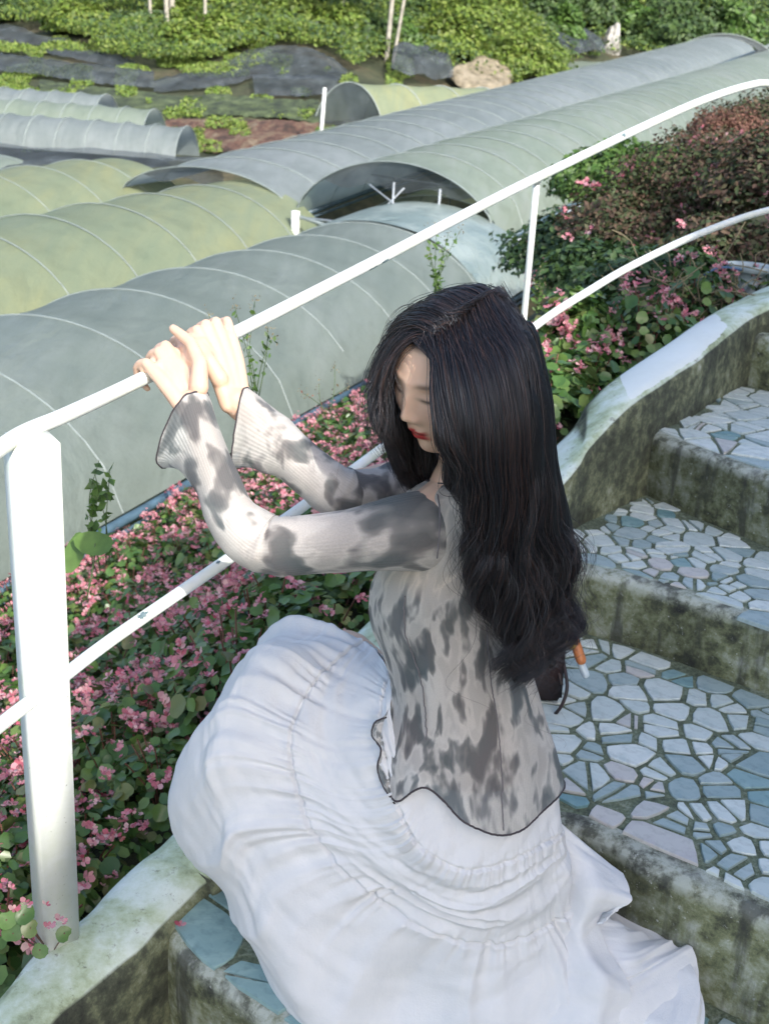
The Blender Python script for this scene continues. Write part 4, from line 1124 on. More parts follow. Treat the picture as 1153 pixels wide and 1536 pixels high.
for k in range(30):
    px = r.uniform(-60, 1180); lim = float(np.interp(px, [-80, 60, 150, 230, 300, 360, 430, 530, 600, 680, 820, 1000, 1300], [35, 38, 75, 92, 90, 75, 60, 85, 80, 90, 95, 80, 60]))
    p = hit(px, r.uniform(4, lim), 12); q = r.uniform(.45, 1.15) * np.linalg.norm(p - CAM) / 32
    bush('rounded green bush among others on the wooded slope', p + A(0, 0, .15), (q, q, q * r.uniform(.8, 1.5)), 2600, .075 * np.linalg.norm(p - CAM) / 30, M[('scrub', 'scrubdark', 'bright')[k % 3]], 400 + k, group='bushes crowding the wooded slope')
# pale trunks with crowns above the picture
def tree(px, pyb, lean, h, r0, label, seed, bark='bark', group='slender pale trunks on the slope'):
    r = np.random.default_rng(seed); b = hit(px, pyb, 12) - A(0, 0, .3); e = empty('tree', b, label, 'tree', group)
    top = b + A(lean * h, r.uniform(-.1, .1), h); mid = (b + top) / 2 + r.normal(size=3) * A(.12, .1, 0)
    P_ = spline(np.array([b, mid, top]), 14); V, F = tube(P_, np.linspace(r0, r0 * .35, 14), 7); obj('trunk', V, F, M[bark], e)
    m = MB(); tips = [top]
    for k in range(10):
        t = r.uniform(.55, .98); s_ = P_[int(t * 13)]; dd = nrm(r.normal(size=3) * A(1, 1, .3) + A(0, 0, .5)) * h * r.uniform(.12, .24)
        m.add(*tube(np.array([s_, s_ + dd * .5 + A(0, 0, .05), s_ + dd]), A(r0 * .3, r0 * .2, r0 * .08), 4, False)); tips.append(s_ + dd)
    m.build('limb', M[bark], e)
    n_ = 1500; c_k = np.array(tips)[r.integers(len(tips), size=n_)]; pts = c_k + r.normal(size=(n_, 3)) * h * .065
    V, F = scatter(pts, r.normal(size=(n_, 3)) + A(0, 0, .7), r.uniform(.6, 1.4, n_) * .13, LEAF4, r); f = obj('crown', V, F, M['scrubdark'], e, False); f['kind'] = 'stuff'
tr = [(227, 56, 0, 'pale straight trunk, leftmost in the row above the terraces'), (252, 60, 0, 'pale trunk second from the left, with a thinner one beside it'), (259, 57, .02, 'thin pale trunk close behind the second one'), (308, 56, 0, 'straight pale trunk left of the picture middle'),
      (352, 22, 0, 'short pale trunk seen at the top edge'), (460, 32, .03, 'pale trunk above the broad bush'), (488, 18, .05, 'thick pale trunk high on the slope'), (510, 40, .10, 'pale trunk leaning slightly right at top middle'),
      (520, 22, .04, 'thin trunk just right of the leaning one'), (586, 100, .14, 'tall pale trunk leaning over the dark net hump'), (578, 95, .06, 'thin grey trunk beside the tall leaning one'), (160, 18, 0, 'faint pale trunk at top left'),
      (905, 40, -.2, 'bent pale trunk beside the small dark net'), (790, 22, .05, 'faint trunk above the tall rounded bush')]
for k, (px, py, ln, lb) in enumerate(tr): tree(px, py, ln, 7.5 + (k % 3), .055 + .02 * (k % 3), lb, 200 + k)
# trees of the wood behind: darker trunks
for k in range(26):
    px = -60 + k * 50 + (k * 37 % 23); tree(px, -14 - (k * 29 % 30), 0, 9, .10, 'forest tree in the dark wood along the top of the slope', 300 + k, 'barkdark', 'trees of the wood at the top')
# small blue tarp
px_sheet([(53, 150), (60, 147), (67, 150)], [(50, 157), (60, 158), (68, 158)], 6, 3, NT('blue_tarp').set(Base_Color=(.05, .25, .5, 1), Roughness=.5).m, .12, .02, 'tarp', 'small scrap of bright blue tarp on the left terrace', 'tarp')

# ------------------------------------------------------------------ unseen blocks added uphill on the right to shade the stair
n = NT('blocker_render'); n.set(Base_Color=n.ramp(n.noise(3, 5), [(.4, (.34, .36, .36)), (.6, (.46, .48, .47))]), Roughness=.9)
hb = empty('shade_blocker', (4.6, 1.0, 0), 'unseen pale house on the uphill side that shades the steps', 'blocker')
for y0_, y1_, h_ in ((-11.0, -4.9, 6.80), (-4.9, -1.8, 5.65), (-1.8, 1.5, 4.8), (1.5, 3.2, 3.6)):
    ym = (y0_ + y1_) / 2; hy = (y1_ - y0_) / 2
    V, F = box((6.0, ym, (h_ - .11 - .3) / 2), (1.98, hy - .012, (h_ - .11 + .3) / 2)); obj('wall', V, F, n.m, hb, False)
    V, F = box((6.0, ym, h_ - .055), (2.0, hy - .003, .055)); obj('roof', V, F, M['pipe'], hb, False)  # wall and roof boxes are added, heights set by the shade edge
# ------------------------------------------------------------------ the seated woman
person = empty('person', D(700, 1240, 1.86), 'young woman with long black hair, tie-dye top and white skirt, seated, hands on rail', 'person')
def voxel(parts, vs, smooth=6, name='body', mat=None):
    """union of the pieces as one continuous skin"""
    m = MB()
    for V, F in parts: m.add(V, F)
    me = mesh_data('tmp', np.vstack(m.V), m.F)
    o = bpy.data.objects.new('tmp', me); COL.objects.link(o)
    r = o.modifiers.new('r', 'REMESH'); r.mode = 'VOXEL'; r.voxel_size = vs
    s_ = o.modifiers.new('s', 'SMOOTH'); s_.factor = .5; s_.iterations = smooth
    dg = bpy.context.evaluated_depsgraph_get(); ev_ = o.evaluated_get(dg)
    out = bpy.data.meshes.new_from_object(ev_); bpy.data.objects.remove(o); bpy.data.meshes.remove(me)
    out.name = name
    return out
def ball(c, r, R=None, n_=20):
    th = np.linspace(0, np.pi, n_); ph = np.linspace(0, 2 * np.pi, n_ * 2, endpoint=False)
    V = np.array([[np.sin(t) * np.cos(p), np.sin(t) * np.sin(p), np.cos(t)] for t in th[1:-1] for p in ph])
    V = np.vstack([V, [[0, 0, 1], [0, 0, -1]]]); k = 2 * n_
    F = [tuple(f)[::-1] for f in grid_faces(n_ - 2, k, True)]; a, b = len(V) - 2, len(V) - 1
    F += [(a, j, (j + 1) % k)[::1] for j in range(k)] + [(b, (n_ - 3) * k + (j + 1) % k, (n_ - 3) * k + j) for j in range(k)]
    V = V * np.asarray(r)
    if R is not None: V = V @ np.asarray(R)
    return V + np.asarray(c), F
def limb(pts, radii, n_=14):
    """tapered limb with rounded ends through the joints"""
    P_ = spline(pts, 5 * len(pts)); R_ = np.interp(np.linspace(0, 1, len(P_)), np.linspace(0, 1, len(radii)), radii)
    T = nrm(P_[1] - P_[0]); E_ = nrm(P_[-1] - P_[-2])
    P2_ = np.vstack([P_[0] - T * R_[0] * .9, P_[0] - T * R_[0] * .6, P_, P_[-1] + E_ * R_[-1] * .6, P_[-1] + E_ * R_[-1] * .9])
    R2_ = np.r_[R_[0] * .35, R_[0] * .78, R_, R_[-1] * .78, R_[-1] * .35]
    return tube(P2_, R2_, n_)
def cw(v): return RI * v[0] + UP * v[1] - FW * v[2]              # camera-frame direction -> world
# --- head frame
Hf = nrm(cw((-.71, -.44, .54))); Hu = cw((-.05, .80, .60)); Hu = nrm(Hu - Hf * Hu.dot(Hf)); Hs = np.cross(Hf, Hu)      # forward, up, her right
Hc = D(685, 556, 1.525)
HK = 1.06                                                        # size of the head; the lower face a little longer
def hp(f, u, s):
    f, s = f * HK, s * HK; u = u * np.where(np.asarray(u) < 0, 1.17, 1.0)
    return Hc + Hf * f + Hu * u + Hs * s
def head_mesh():
    nu, nv = 150, 220
    th = np.linspace(.02, np.pi - .02, nu); ph = np.linspace(-np.pi, np.pi, nv, endpoint=False)
    TH, PH = np.meshgrid(th, ph, indexing='ij')
    d = np.stack([np.sin(TH) * np.cos(PH), np.sin(TH) * np.sin(PH), np.cos(TH)], -1)       # f, s, u
    q = d * A(.094, .073, .112)
    f, s, u = q[..., 0], q[..., 1], q[..., 2]
    front = np.clip(d[..., 0], 0, 1)
    # jaw narrows, chin comes forward, back of the skull rounds up
    low = np.clip(-u / .11, 0, 1)
    s = s * (1 - .42 * low ** 1.3 * (1 - .25 * front)); f = f * np.where(f > 0, 1 - .05 * low, 1 - .30 * low)
    f = np.where(f > 0, np.minimum(f, .088 + .0 * f) * .5 + f * .5, f)
    def bump(fu, fs, su, ss, amt):
        return amt * np.exp(-((u - fu) / su) ** 2 - ((np.abs(s) - fs) / ss) ** 2) * (front > .25)
    f = f + bump(.012, .0, .020, .012, .004)                        # bridge
    f = f + bump(-.012, .0, .016, .009, .0105) + bump(-.026, .0, .0085, .0110, .0130)        # nose
    f = f + bump(-.030, .012, .006, .0055, .0065)                   # nostril wings
    f = f - bump(-.0385, .0, .004, .013, .003)
    f = f + bump(-.050, .006, .0042, .010, .0065) + bump(-.0600, .0, .0045, .0115, .0068) - bump(-.0552, .0, .0013, .019, .0034) - bump(-.069, .0, .004, .016, .0030)
    f = f + bump(-.086, .0, .013, .016, .0095)                      # chin
    f = f - bump(.004, .030, .010, .014, .0085) + bump(.022, .026, .006, .020, .0035)    # sockets and brows
    f = f + bump(.003, .030, .0062, .0115, .0058) - bump(-.0022, .030, .0012, .0125, .0012)  # closed-down lids
    f = f + bump(-.022, .040, .016, .016, .0035)                    # cheeks
    f, s = f * HK, s * HK; u = u * np.where(u < 0, 1.17, 1.0)
    V = Hc + Hf * f[..., None] + Hu * u[..., None] + Hs * s[..., None]
    V = V.reshape(-1, 3); F = [tuple(x) for x in grid_faces(nu, nv, True)]
    F += [tuple(range(nv))[::-1], tuple((nu - 1) * nv + k for k in range(nv))]
    return V, F
def ear(sd):
    P_ = [hp(-.004 + .012 * math.cos(a), -.012 + .026 * math.sin(a), sd * (.072 + .006)) for a in np.linspace(-2.6, 2.4, 12)]
    return tube(np.array(P_), .0045, 8)
# --- joints (photo pixel, depth)
J = dict(neck=D(693, 745, 1.635), chest=D(672, 850, 1.70), belly=D(676, 1010, 1.77), pelvis=D(712, 1180, 1.84),
         shL=D(628, 792, 1.60), elL=D(384, 816, 1.625), wrL=D(287, 606, 1.675), shR=D(640, 712, 1.88), elR=D(505, 738, 1.74), wrR=D(353, 602, 1.755),
         hipL=D(690, 1195, 1.74), hipR=D(700, 1165, 1.93), knL=D(432, 1005, 1.88), knR=D(520, 985, 2.05), anL=D(412, 1275, 2.02), anR=D(450, 1270, 2.12))
def seg(a, b, r): return limb([J[a], (J[a] + J[b]) / 2, J[b]], r)
def finger(path, r): return limb(path, r, 12)
body = [head_mesh(), ear(1), ear(-1)]
body += [limb([hp(-.028, -.055, 0), hp(-.045, -.10, 0) * .5 + J['neck'] * .5, J['neck'], J['chest']], (.050, .049, .056, .075), 18)]
bx = A(1, 0, 0); by = A(0, 1, 0)
spine = nrm(J['neck'] - J['pelvis'])
for t, rx, ry in zip(np.linspace(.02, .93, 16), np.interp(np.linspace(0, 1, 16), [0, .35, .55, .8, 1], [.085, .066, .066, .074, .055]), np.interp(np.linspace(0, 1, 16), [0, .35, .55, .8, 1], [.125, .088, .090, .112, .10])):
    body.append(ball(J['pelvis'] * (1 - t) + J['neck'] * t + FW * .025, (rx, ry, .07)))
body += [seg('neck', 'shL', (.05, .048, .046)), seg('neck', 'shR', (.05, .048, .046)),
         seg('shL', 'elL', (.042, .037, .031)), limb([J['elL'], D(326, 716, 1.650), D(304, 655, 1.662), J['wrL']], (.031, .024, .0235, .0240)), seg('shR', 'elR', (.040, .034, .030)), limb([J['elR'], D(468, 706, 1.735), D(430, 670, 1.74), D(393, 636, 1.748), J['wrR']], (.034, .030, .028, .026, .0245)),
         limb([J['hipL'] + FW * .06, (J['hipL'] + J['knL']) / 2 + FW * .085, J['knL'] + FW * .10], (.060, .052, .040)), limb([J['hipR'], (J['hipR'] + J['knR']) / 2 + FW * .03, J['knR'] + FW * .07], (.065, .060, .045)), limb([J['knL'] + FW * .10, (J['knL'] + J['anL']) / 2 + FW * .05, J['anL'] + FW * .02], (.045, .046, .034)), limb([J['knR'] + FW * .07, (J['knR'] + J['anR']) / 2, J['anR']], (.045, .046, .034)),
         limb([J['anL'] - A(0, 0, .03), J['anL'] + A(-.06, .02, -.07), J['anL'] + A(-.10, .03, -.08)], (.036, .034, .026)), limb([J['anR'] - A(0, 0, .03), J['anR'] + A(-.06, .0, -.07), J['anR'] + A(-.10, .0, -.08)], (.036, .034, .026))]
# --- hands on the rail
pxs = np.array([[*(lambda v: (576.5 + FPX * v.dot(RI) / v.dot(FW), 768 - FPX * v.dot(UP) / v.dot(FW)))(p - CAM), (p - CAM).dot(FW)] for p in UPR])
def railat(px):
    k = int(np.argmin(np.abs(pxs[:, 0] - px))); return UPR[k].copy(), pxs[k]
re_ = nrm(railat(330)[0] - railat(230)[0])
vq = nrm(CAM - railat(280)[0]); U_ = nrm(UP - re_ * UP.dot(re_)); Q_ = nrm(np.cross(re_, U_)); Q_ = Q_ if Q_.dot(vq) > 0 else -Q_
def hand(wrist, mcps, thumb, rf=.0085, side=1):
    """palm, four fingers wrapped round the rail and a thumb; mcps = (px along rail, height over rail)"""
    out = []; M_ = []
    for k, (px, hgt, q) in enumerate(mcps):                 # index .. little
        g, _ = railat(px); mc = g + U_ * hgt + Q_ * q; M_.append(mc)
        L = (1.0, 1.05, .98, .82)[k]; r = rf * (1.0, 1.02, .96, .86)[k]
        pip = g + U_ * (hgt * .60 + .004) - Q_ * .018 * L + re_ * side * (k - 1.5) * -.0012
        dip = g + U_ * (-.001) - Q_ * .027; tip = g - U_ * .0205 - Q_ * .012; 
        out.append(finger([mc, (mc + pip) / 2 + U_ * .0035, pip], (r * 1.06, r * .98, r * .99)))
        out.append(finger([pip, dip], (r * .96, r * .86))); out.append(finger([dip, tip], (r * .86, r * .70)))
        base = wrist + re_ * side * (1.5 - k) * .0115
        out.append(limb([base, (base + mc) / 2 + Q_ * .004, mc], (.0135, .0132, r * 1.22)))
    for a, b in zip(M_[:-1], M_[1:]): out.append(limb([a * .8 + wrist * .2, b * .8 + wrist * .2], (.0108, .0105)))
    for a, b in zip(M_[:-1], M_[1:]): out.append(limb([a * .5 + wrist * .5, b * .5 + wrist * .5], (.0125, .0122)))
    out.append(limb([thumb[0], thumb[1]], (.0150, .0125))); out.append(limb([thumb[1], thumb[2]], (.0118, .0102))); out.append(limb([thumb[2], thumb[3]], (.0104, .0076)))
    out.append(limb([railat(mcps[0][0])[0] + U_ * .016 + Q_ * .004, railat(mcps[3][0])[0] + U_ * .013 + Q_ * .004], (.0125, .0105)))       # flesh of the palm on the rail
    out.append(limb([thumb[0] * .5 + M_[0] * .5, thumb[1] * .45 + M_[0] * .55], (.013, .0110))); out.append(limb([thumb[1], M_[0] * .93 + wrist * .07], (.0105, .0088)))
    out.append(limb([thumb[0], M_[0] * .65 + wrist * .35], (.0125, .0105))); out.append(limb([thumb[1], M_[0] * .72 + wrist * .28], (.0110, .0100)))
    return out
hl = hand(J['wrL'], [(274, .034, .014), (256, .033, .015), (238, .029, .014), (222, .022, .012)], [D(299, 582, 1.665), D(300, 545, 1.670), D(286, 513, 1.692), D(260, 493, 1.712)], side=1)
hr = hand(J['wrR'], [(304, .034, .014), (319, .036, .014), (334, .033, .013), (348, .026, .011)], [D(330, 570, 1.742), D(313, 541, 1.738), D(300, 519, 1.752), D(280, 506, 1.768)], side=-1)
body += hl + hr
bme = voxel(body, .0025, 5)
nv = len(bme.vertices); bv = np.empty(nv * 3); bme.vertices.foreach_get('co', bv); bv = bv.reshape(-1, 3)
rel = bv - Hc; hf, hu, hs = rel @ Hf / HK, rel @ Hu, rel @ Hs / HK
hu = hu / np.where(hu < 0, 1.17, 1.0)
# finer face relief than the skin's grid keeps, put back on the skin itself
face = np.clip((hf - .05) / .02, 0, 1) * np.clip((hu + .115) / .01, 0, 1)
def g2(u0_, s0, su, ss): return np.exp(-((hu - u0_) / su) ** 2 - ((np.abs(hs) - s0) / ss) ** 2) * face
lipw = np.clip(1 - (np.abs(hs) / .0215) ** 2, 0, 1) * face
upl = np.exp(-(((hu + .0512 - .0012 * np.cos(hs * 300)) / .0036) ** 4)) * lipw; lol = np.exp(-(((hu + .0600) / .0046) ** 4)) * lipw ** 1.2
lips = np.clip((upl + lol) * 1.6, 0, 1)
seam = np.exp(-((hu + .0554) / .0011) ** 2) * lipw
brow = np.exp(-((hu - .0225 + ((np.abs(hs) - .028) / .03) ** 2 * .006) / .0036) ** 2) * np.exp(-((np.abs(hs) - .030) / .018) ** 4) * face
lash_shade = np.exp(-((hu + .0018 - ((np.abs(hs) - .030) / .02) ** 2 * .004) / .0024) ** 2) * np.exp(-((np.abs(hs) - .030) / .0155) ** 4) * face
nost = np.exp(-((hu + .0345) / .0020) ** 2 - ((np.abs(hs) - .0065) / .0032) ** 2) * face
bv = bv + Hf * (-.0012 * seam - .0015 * nost)[:, None]
bme.vertices.foreach_set('co', bv.ravel())
blush = np.exp(-((hu + .02) / .018) ** 2 - ((np.abs(hs) - .04) / .018) ** 2) * face
n = NT('skin')
c = n.mix(n.ramp(n.noise(60, 4, .6), [(.35, 0), (.65, .35)]), (.70, .475, .345), (.63, .405, .29))
c = n.mix(n.math('MULTIPLY', n.attr('blush'), .35), c, (.62, .30, .24))
c = n.mix(n.attr('lips'), c, (.40, .035, .035)); c = n.mix(n.math('MULTIPLY', n.attr('brow'), .75), c, (.035, .025, .022)); c = n.mix(n.attr('scalp'), c, (.008, .007, .008)); c = n.mix(n.math('MULTIPLY', n.attr('lash_shade'), .9), c, (.015, .011, .010))
n.set(Base_Color=c, Roughness=.48, Subsurface_Weight=.18, Subsurface_Radius=(.02, .008, .005), Subsurface_Scale=.35, Specular_IOR_Level=.4)
n.bump(n.noise(260, 3, .6), .10, .001)
M['skin'] = n.m
bme.materials.clear(); bme.materials.append(n.m)
bme.polygons.foreach_set('use_smooth', np.ones(len(bme.polygons), bool))
add_attr(bme, 'lips', lips); scalp = np.clip(((hu - .045 - .35 * np.clip(hf - .03, 0, 1)) / .01), 0, 1) * (rel @ Hf < .2) * (np.abs(hs) < .12) * (hu < .14)
add_attr(bme, 'brow', brow); add_attr(bme, 'scalp', np.clip(scalp, 0, 1)); add_attr(bme, 'lash_shade', np.clip(lash_shade + seam * .55 + nost * .7, 0, 1)); add_attr(bme, 'blush', blush)  # lash map also paints shade into the mouth seam and nostrils
link('body', bme, person)
# ------------------------------------------------------------------ clothes
def patch(rows, nu, nv):
    """bicubic sheet through rows of world points"""
    R_ = np.array([spline(r, nv) for r in rows])             # rows x nv x 3
    return np.stack([spline(R_[:, j], nu) for j in range(nv)], 1)         # nu x nv x 3
def normals(P_):
    du = np.gradient(P_, axis=0); dv = np.gradient(P_, axis=1); n_ = nrm(np.cross(du, dv))
    if (n_ * (CAM - P_)).sum(-1).mean() < 0: n_ = -n_
    return n_
def n1(x, y=0.0, seed=0.0):
    x, y = np.broadcast_arrays(np.asarray(x, float), np.asarray(y, float)); return vnoise(np.stack([x, y, x * 0 + seed], -1))
def close_far(rowpx, back, sag=0):
    """visible points plus two or three behind, so the garment goes right round"""
    v = [D(*p) for p in rowpx]; a, b = v[-1], v[0]
    for t in (.28, .5, .72): v.append(a * (1 - t) + b * t + FW * back * math.sin(math.pi * t) + A(0, 0, sag))
    v.append(b); return v
def sheet_obj(name, P_, mat, parent, U=None, V_=None):
    nu, nv = P_.shape[:2]; o = obj(name, P_.reshape(-1, 3), grid_faces(nu, nv), mat, parent)
    if U is not None: add_attr(o.data, 'pu', U.ravel()); add_attr(o.data, 'pv', V_.ravel())
    return o
# ---- the top: sheer rib with smoky tie-dye
n = NT('tie_dye_mesh')
cb = n.node('ShaderNodeCombineXYZ'); n.link(n.attr('pu'), cb.inputs[0]); n.link(n.attr('pv'), cb.inputs[1])
uv = cb.outputs[0]
b1 = n.noise(23, 2.5, .45, vec=uv, dist=.25, stretch=(1, .7, 1)); b2 = n.noise(9, 2, .5, vec=uv, dist=.5); tone = n.noise(6, 2, .5, vec=uv); fin = n.noise(420, 2, .6, vec=uv)
blot = n.mix(.42, b1, b2)
f1 = n.ramp(blot, [(.482, 0), (.53, .8), (.58, 1)])
f2 = n.ramp(b1, [(.40, .35), (.47, 0)])
dark = n.mix(n.ramp(tone, [(.42, 0), (.58, 1)]), (.13, .14, .15), (.12, .15, .16))
base = n.mix(n.ramp(tone, [(.38, 0), (.62, 1)]), (.66, .64, .60), (.74, .725, .69))
sp = n.node('ShaderNodeSeparateXYZ'); n.link(uv, sp.inputs[0]); lit_back = n.ramp(n.math('ADD', sp.outputs[1], n.math('MULTIPLY', b2, .06)), [(.05, 0), (.07, 1), (.235, 1), (.262, 0)])  # sunlit upper back painted into the cloth, with skin tone showing through
base = n.mix(n.math('MULTIPLY', lit_back, .8), base, (.78, .71, .60))
c = n.mix(f2, base, (.38, .37, .36)); c = n.mix(n.math('MULTIPLY', f1, n.math('SUBTRACT', 1.0, n.math('MULTIPLY', lit_back, .62))), c, dark)
c = n.mix(n.ramp(fin, [(.35, .18), (.6, 0)]), c, (.2, .2, .2))
n.set(Base_Color=c, Roughness=.8, Specular_IOR_Level=.2, Sheen_Weight=.15)
wv = n.node('ShaderNodeTexWave', wave_type='BANDS', bands_direction='X'); n.link(uv, wv.inputs['Vector']); wv.inputs['Scale'].default_value = 62; wv.inputs['Distortion'].default_value = .6; wv.inputs['Detail'].default_value = 1
wr = n.noise(26, 4, .6, vec=uv, stretch=(1, .35, 1), dist=.6)
n.bump(n.mix(.45, wr, wv.outputs[1]), .35, .003)
tp = n.node('ShaderNodeBsdfTransparent'); mx = n.node('ShaderNodeMixShader'); mx.inputs[0].default_value = .20
tl = n.node('ShaderNodeBsdfTranslucent'); n.link(c, tl.inputs[0]); m2 = n.node('ShaderNodeMixShader'); m2.inputs[0].default_value = .22
n.link(n.b.outputs[0], m2.inputs[1]); n.link(tl.outputs[0], m2.inputs[2]); n.link(m2.outputs[0], mx.inputs[1]); n.link(tp.outputs[0], mx.inputs[2]); n.link(mx.outputs[0], n.out.inputs[0])
M['top'] = n.m
M['edge'] = simple('dark_edging', (.05, .042, .048), .8, .2, 60).m
M['seam'] = simple('grey_seam', (.16, .15, .16), .8, .2, 60).m
blouse = empty('blouse', (0, 0, 0)); blouse.parent = person; blouse.location = tuple(-np.array(person.location))
BR = [[(640, 722, 1.64), (656, 726, 1.60), (682, 728, 1.582), (715, 738, 1.575), (742, 732, 1.59), (760, 722, 1.63), (764, 712, 1.68)],
      [(606, 745, 1.68), (630, 752, 1.60), (672, 762, 1.562), (715, 768, 1.555), (750, 760, 1.57), (778, 750, 1.62), (790, 738, 1.69)],
      [(596, 800, 1.71), (622, 815, 1.62), (662, 822, 1.572), (712, 822, 1.56), (752, 815, 1.575), (784, 805, 1.625), (796, 795, 1.69)],
      [(561, 868, 1.73), (590, 885, 1.645), (634, 895, 1.602), (684, 895, 1.588), (730, 885, 1.60), (772, 870, 1.645), (790, 860, 1.71)],
      [(556, 930, 1.74), (585, 945, 1.67), (630, 955, 1.635), (685, 955, 1.625), (735, 945, 1.64), (772, 935, 1.68), (788, 925, 1.74)],
      [(582, 1000, 1.76), (605, 1012, 1.70), (645, 1020, 1.665), (692, 1022, 1.655), (738, 1015, 1.67), (776, 1005, 1.71), (791, 995, 1.77)],
      [(590, 1052, 1.76), (608, 1078, 1.715), (650, 1090, 1.682), (700, 1092, 1.672), (750, 1085, 1.685), (792, 1070, 1.73), (808, 1058, 1.80)],
      [(573, 1105, 1.735), (598, 1145, 1.70), (645, 1138, 1.682), (700, 1158, 1.675), (756, 1160, 1.687), (806, 1140, 1.735), (825, 1118, 1.81)],
      [(569, 1142, 1.725), (594, 1201, 1.69), (640, 1180, 1.68), (700, 1234, 1.672), (760, 1251, 1.686), (810, 1218, 1.735), (834, 1168, 1.82)]]
rows = [close_far(r_, (.10, .16, .20, .22, .22, .22, .22, .22, .22)[k]) for k, r_ in enumerate(BR)]
NU, NV = 190, 260
Pt = patch(rows, NU, NV); Nt = normals(Pt)
Uu = np.linspace(0, 1, NU)[:, None] * np.ones((1, NV)); Vv = np.linspace(0, 1, NV)[None, :] * np.ones((NU, 1))
low_ = np.clip((Uu - .55) / .45, 0, 1)
fold = np.abs(n1(Vv * 16, Uu * 1.5, 1)) * .012 * low_ ** 1.6 + n1(Vv * 24, Uu * 5, 2) * .0030 * (.4 + low_)
pull = n1(Vv * 3 + Uu * 2.0, Uu * 22 - Vv * 14, 4) * .0028 * np.exp(-((Uu - .42) / .18) ** 2)       # creases from armpit round the ribs
Pt = Pt + Nt * (fold + pull + .002)[..., None]
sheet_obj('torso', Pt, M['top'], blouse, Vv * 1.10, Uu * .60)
def edging(P_, r_, mat, name='edging', parent=None, wob=.0008):
    P_ = np.asarray(P_); P_ = P_ + rng.normal(size=P_.shape) * wob * .3
    V, F = tube(P_, r_, 6); return obj(name, V, F, mat, parent if parent is not None else blouse)
edging(Pt[-1], .0017, M['edge'])
edging(Pt[0], .0014, M['edge'])
vis = slice(0, int(NV * .60))
for c0_, a, b in ((.150, .38, .80), (.355, .10, .99)):
    j = int(NV * c0_); ii = range(int(a * NU), int(b * NU)); jj = [min(NV - 1, int(j + 10 * math.sin((i - a * NU) / NU * 2.5))) for i in ii]
    edging(np.array([Pt[i, q] + Nt[i, q] * .0012 for i, q in zip(ii, jj)]), .0011, M['seam'], 'seam')
# little frilled flip of the hem at the front
fl = []
base_ = [(584, 1060, 1.735), (576, 1082, 1.725), (571, 1105, 1.722), (572, 1130, 1.72), (578, 1155, 1.715), (586, 1180, 1.705), (594, 1202, 1.695)]
outer = [(579, 1076, 1.73), (562, 1084, 1.712), (558, 1103, 1.722), (571, 1124, 1.70), (566, 1150, 1.715), (574, 1178, 1.70), (592, 1206, 1.692)]
FB, FO = spline([D(*p) for p in base_], 40), spline([D(*p) for p in outer], 40)
FP = np.stack([FB, (FB + FO) / 2 - FW * .006 + FW * .006 * np.sin(np.linspace(0, 14, 40))[:, None], FO], 1)
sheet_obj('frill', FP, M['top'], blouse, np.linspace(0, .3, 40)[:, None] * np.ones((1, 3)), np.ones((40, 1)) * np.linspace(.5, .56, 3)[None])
edging(FO, .0016, M['edge'])

# ---- sleeves
def sleeve(path, radii, flap, away, name, u0, start=.42, spread=.016):
    P_ = spline(path, 90); R_ = spline([(r_, 0, 0) for r_ in radii], 90)[:, 0]; T, N, Bn = frames(P_); ns = 44
    th = np.linspace(0, 2 * np.pi, ns + 1); t = np.linspace(0, 1, 90)
    dirs = np.cos(th)[None, :, None] * N[:, None] + np.sin(th)[None, :, None] * Bn[:, None]
    w_ = np.clip((dirs @ nrm(away)) * .62 + .38, 0, 1) ** 1.15
    s_ = np.clip((t - start) / (1 - start), 0, 1)[:, None]
    bell = (s_ ** 2.1) * w_
    TH = th[None, :] * np.ones((90, 1)); Tt = t[:, None] * np.ones((1, ns + 1))
    elb = np.exp(-((Tt - .46) / .07) ** 2)
    wrk = (n1(Tt * 60, TH * .7, u0) * .0036 * (elb + .12) + n1(Tt * 12, TH * 1.1, u0 + 3) * .0035 + np.abs(n1(TH * 3.2, Tt * 3, u0 + 5)) * .006 * bell)
    V = P_[:, None] + dirs * (R_[:, None] + wrk + spread * bell)[..., None] + np.asarray(flap)[None, None] * bell[..., None]
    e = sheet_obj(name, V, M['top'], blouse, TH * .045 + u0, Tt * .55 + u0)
    edging(V[-1], .0015, M['edge'], parent=e if False else blouse)
    return V
armL = [D(672, 800, 1.635), D(612, 797, 1.605), D(520, 812, 1.605), D(440, 818, 1.615), J['elL'] + cw((.012, 0, 0)), D(350, 776, 1.636), D(326, 716, 1.650), D(304, 655, 1.662), D(286, 600, 1.676)]
SL = sleeve(armL, [.066, .059, .048, .045, .047, .040, .034, .031, .0285], cw((-.026, -.092, -.020)), cw((-.75, -.1, -.65)), 'left_sleeve', 3.3, .62, .010)
armR = [D(640, 722, 1.86), D(600, 728, 1.83), D(560, 738, 1.79), D(524, 742, 1.755), J['elR'], D(468, 706, 1.735), D(430, 670, 1.74), D(393, 636, 1.748), D(356, 601, 1.757)]
SR = sleeve(armR, [.052, .047, .043, .042, .044, .039, .036, .033, .0275], cw((.022, -.098, .0)), cw((-.15, -.95, .1)), 'right_sleeve', 1.61, .50, .008)
# armhole seam
ah = spline([D(652, 728, 1.60), D(659, 760, 1.555), D(659, 800, 1.540), D(655, 838, 1.548)], 30); edging(ah, .0011, M['seam'], 'seam')

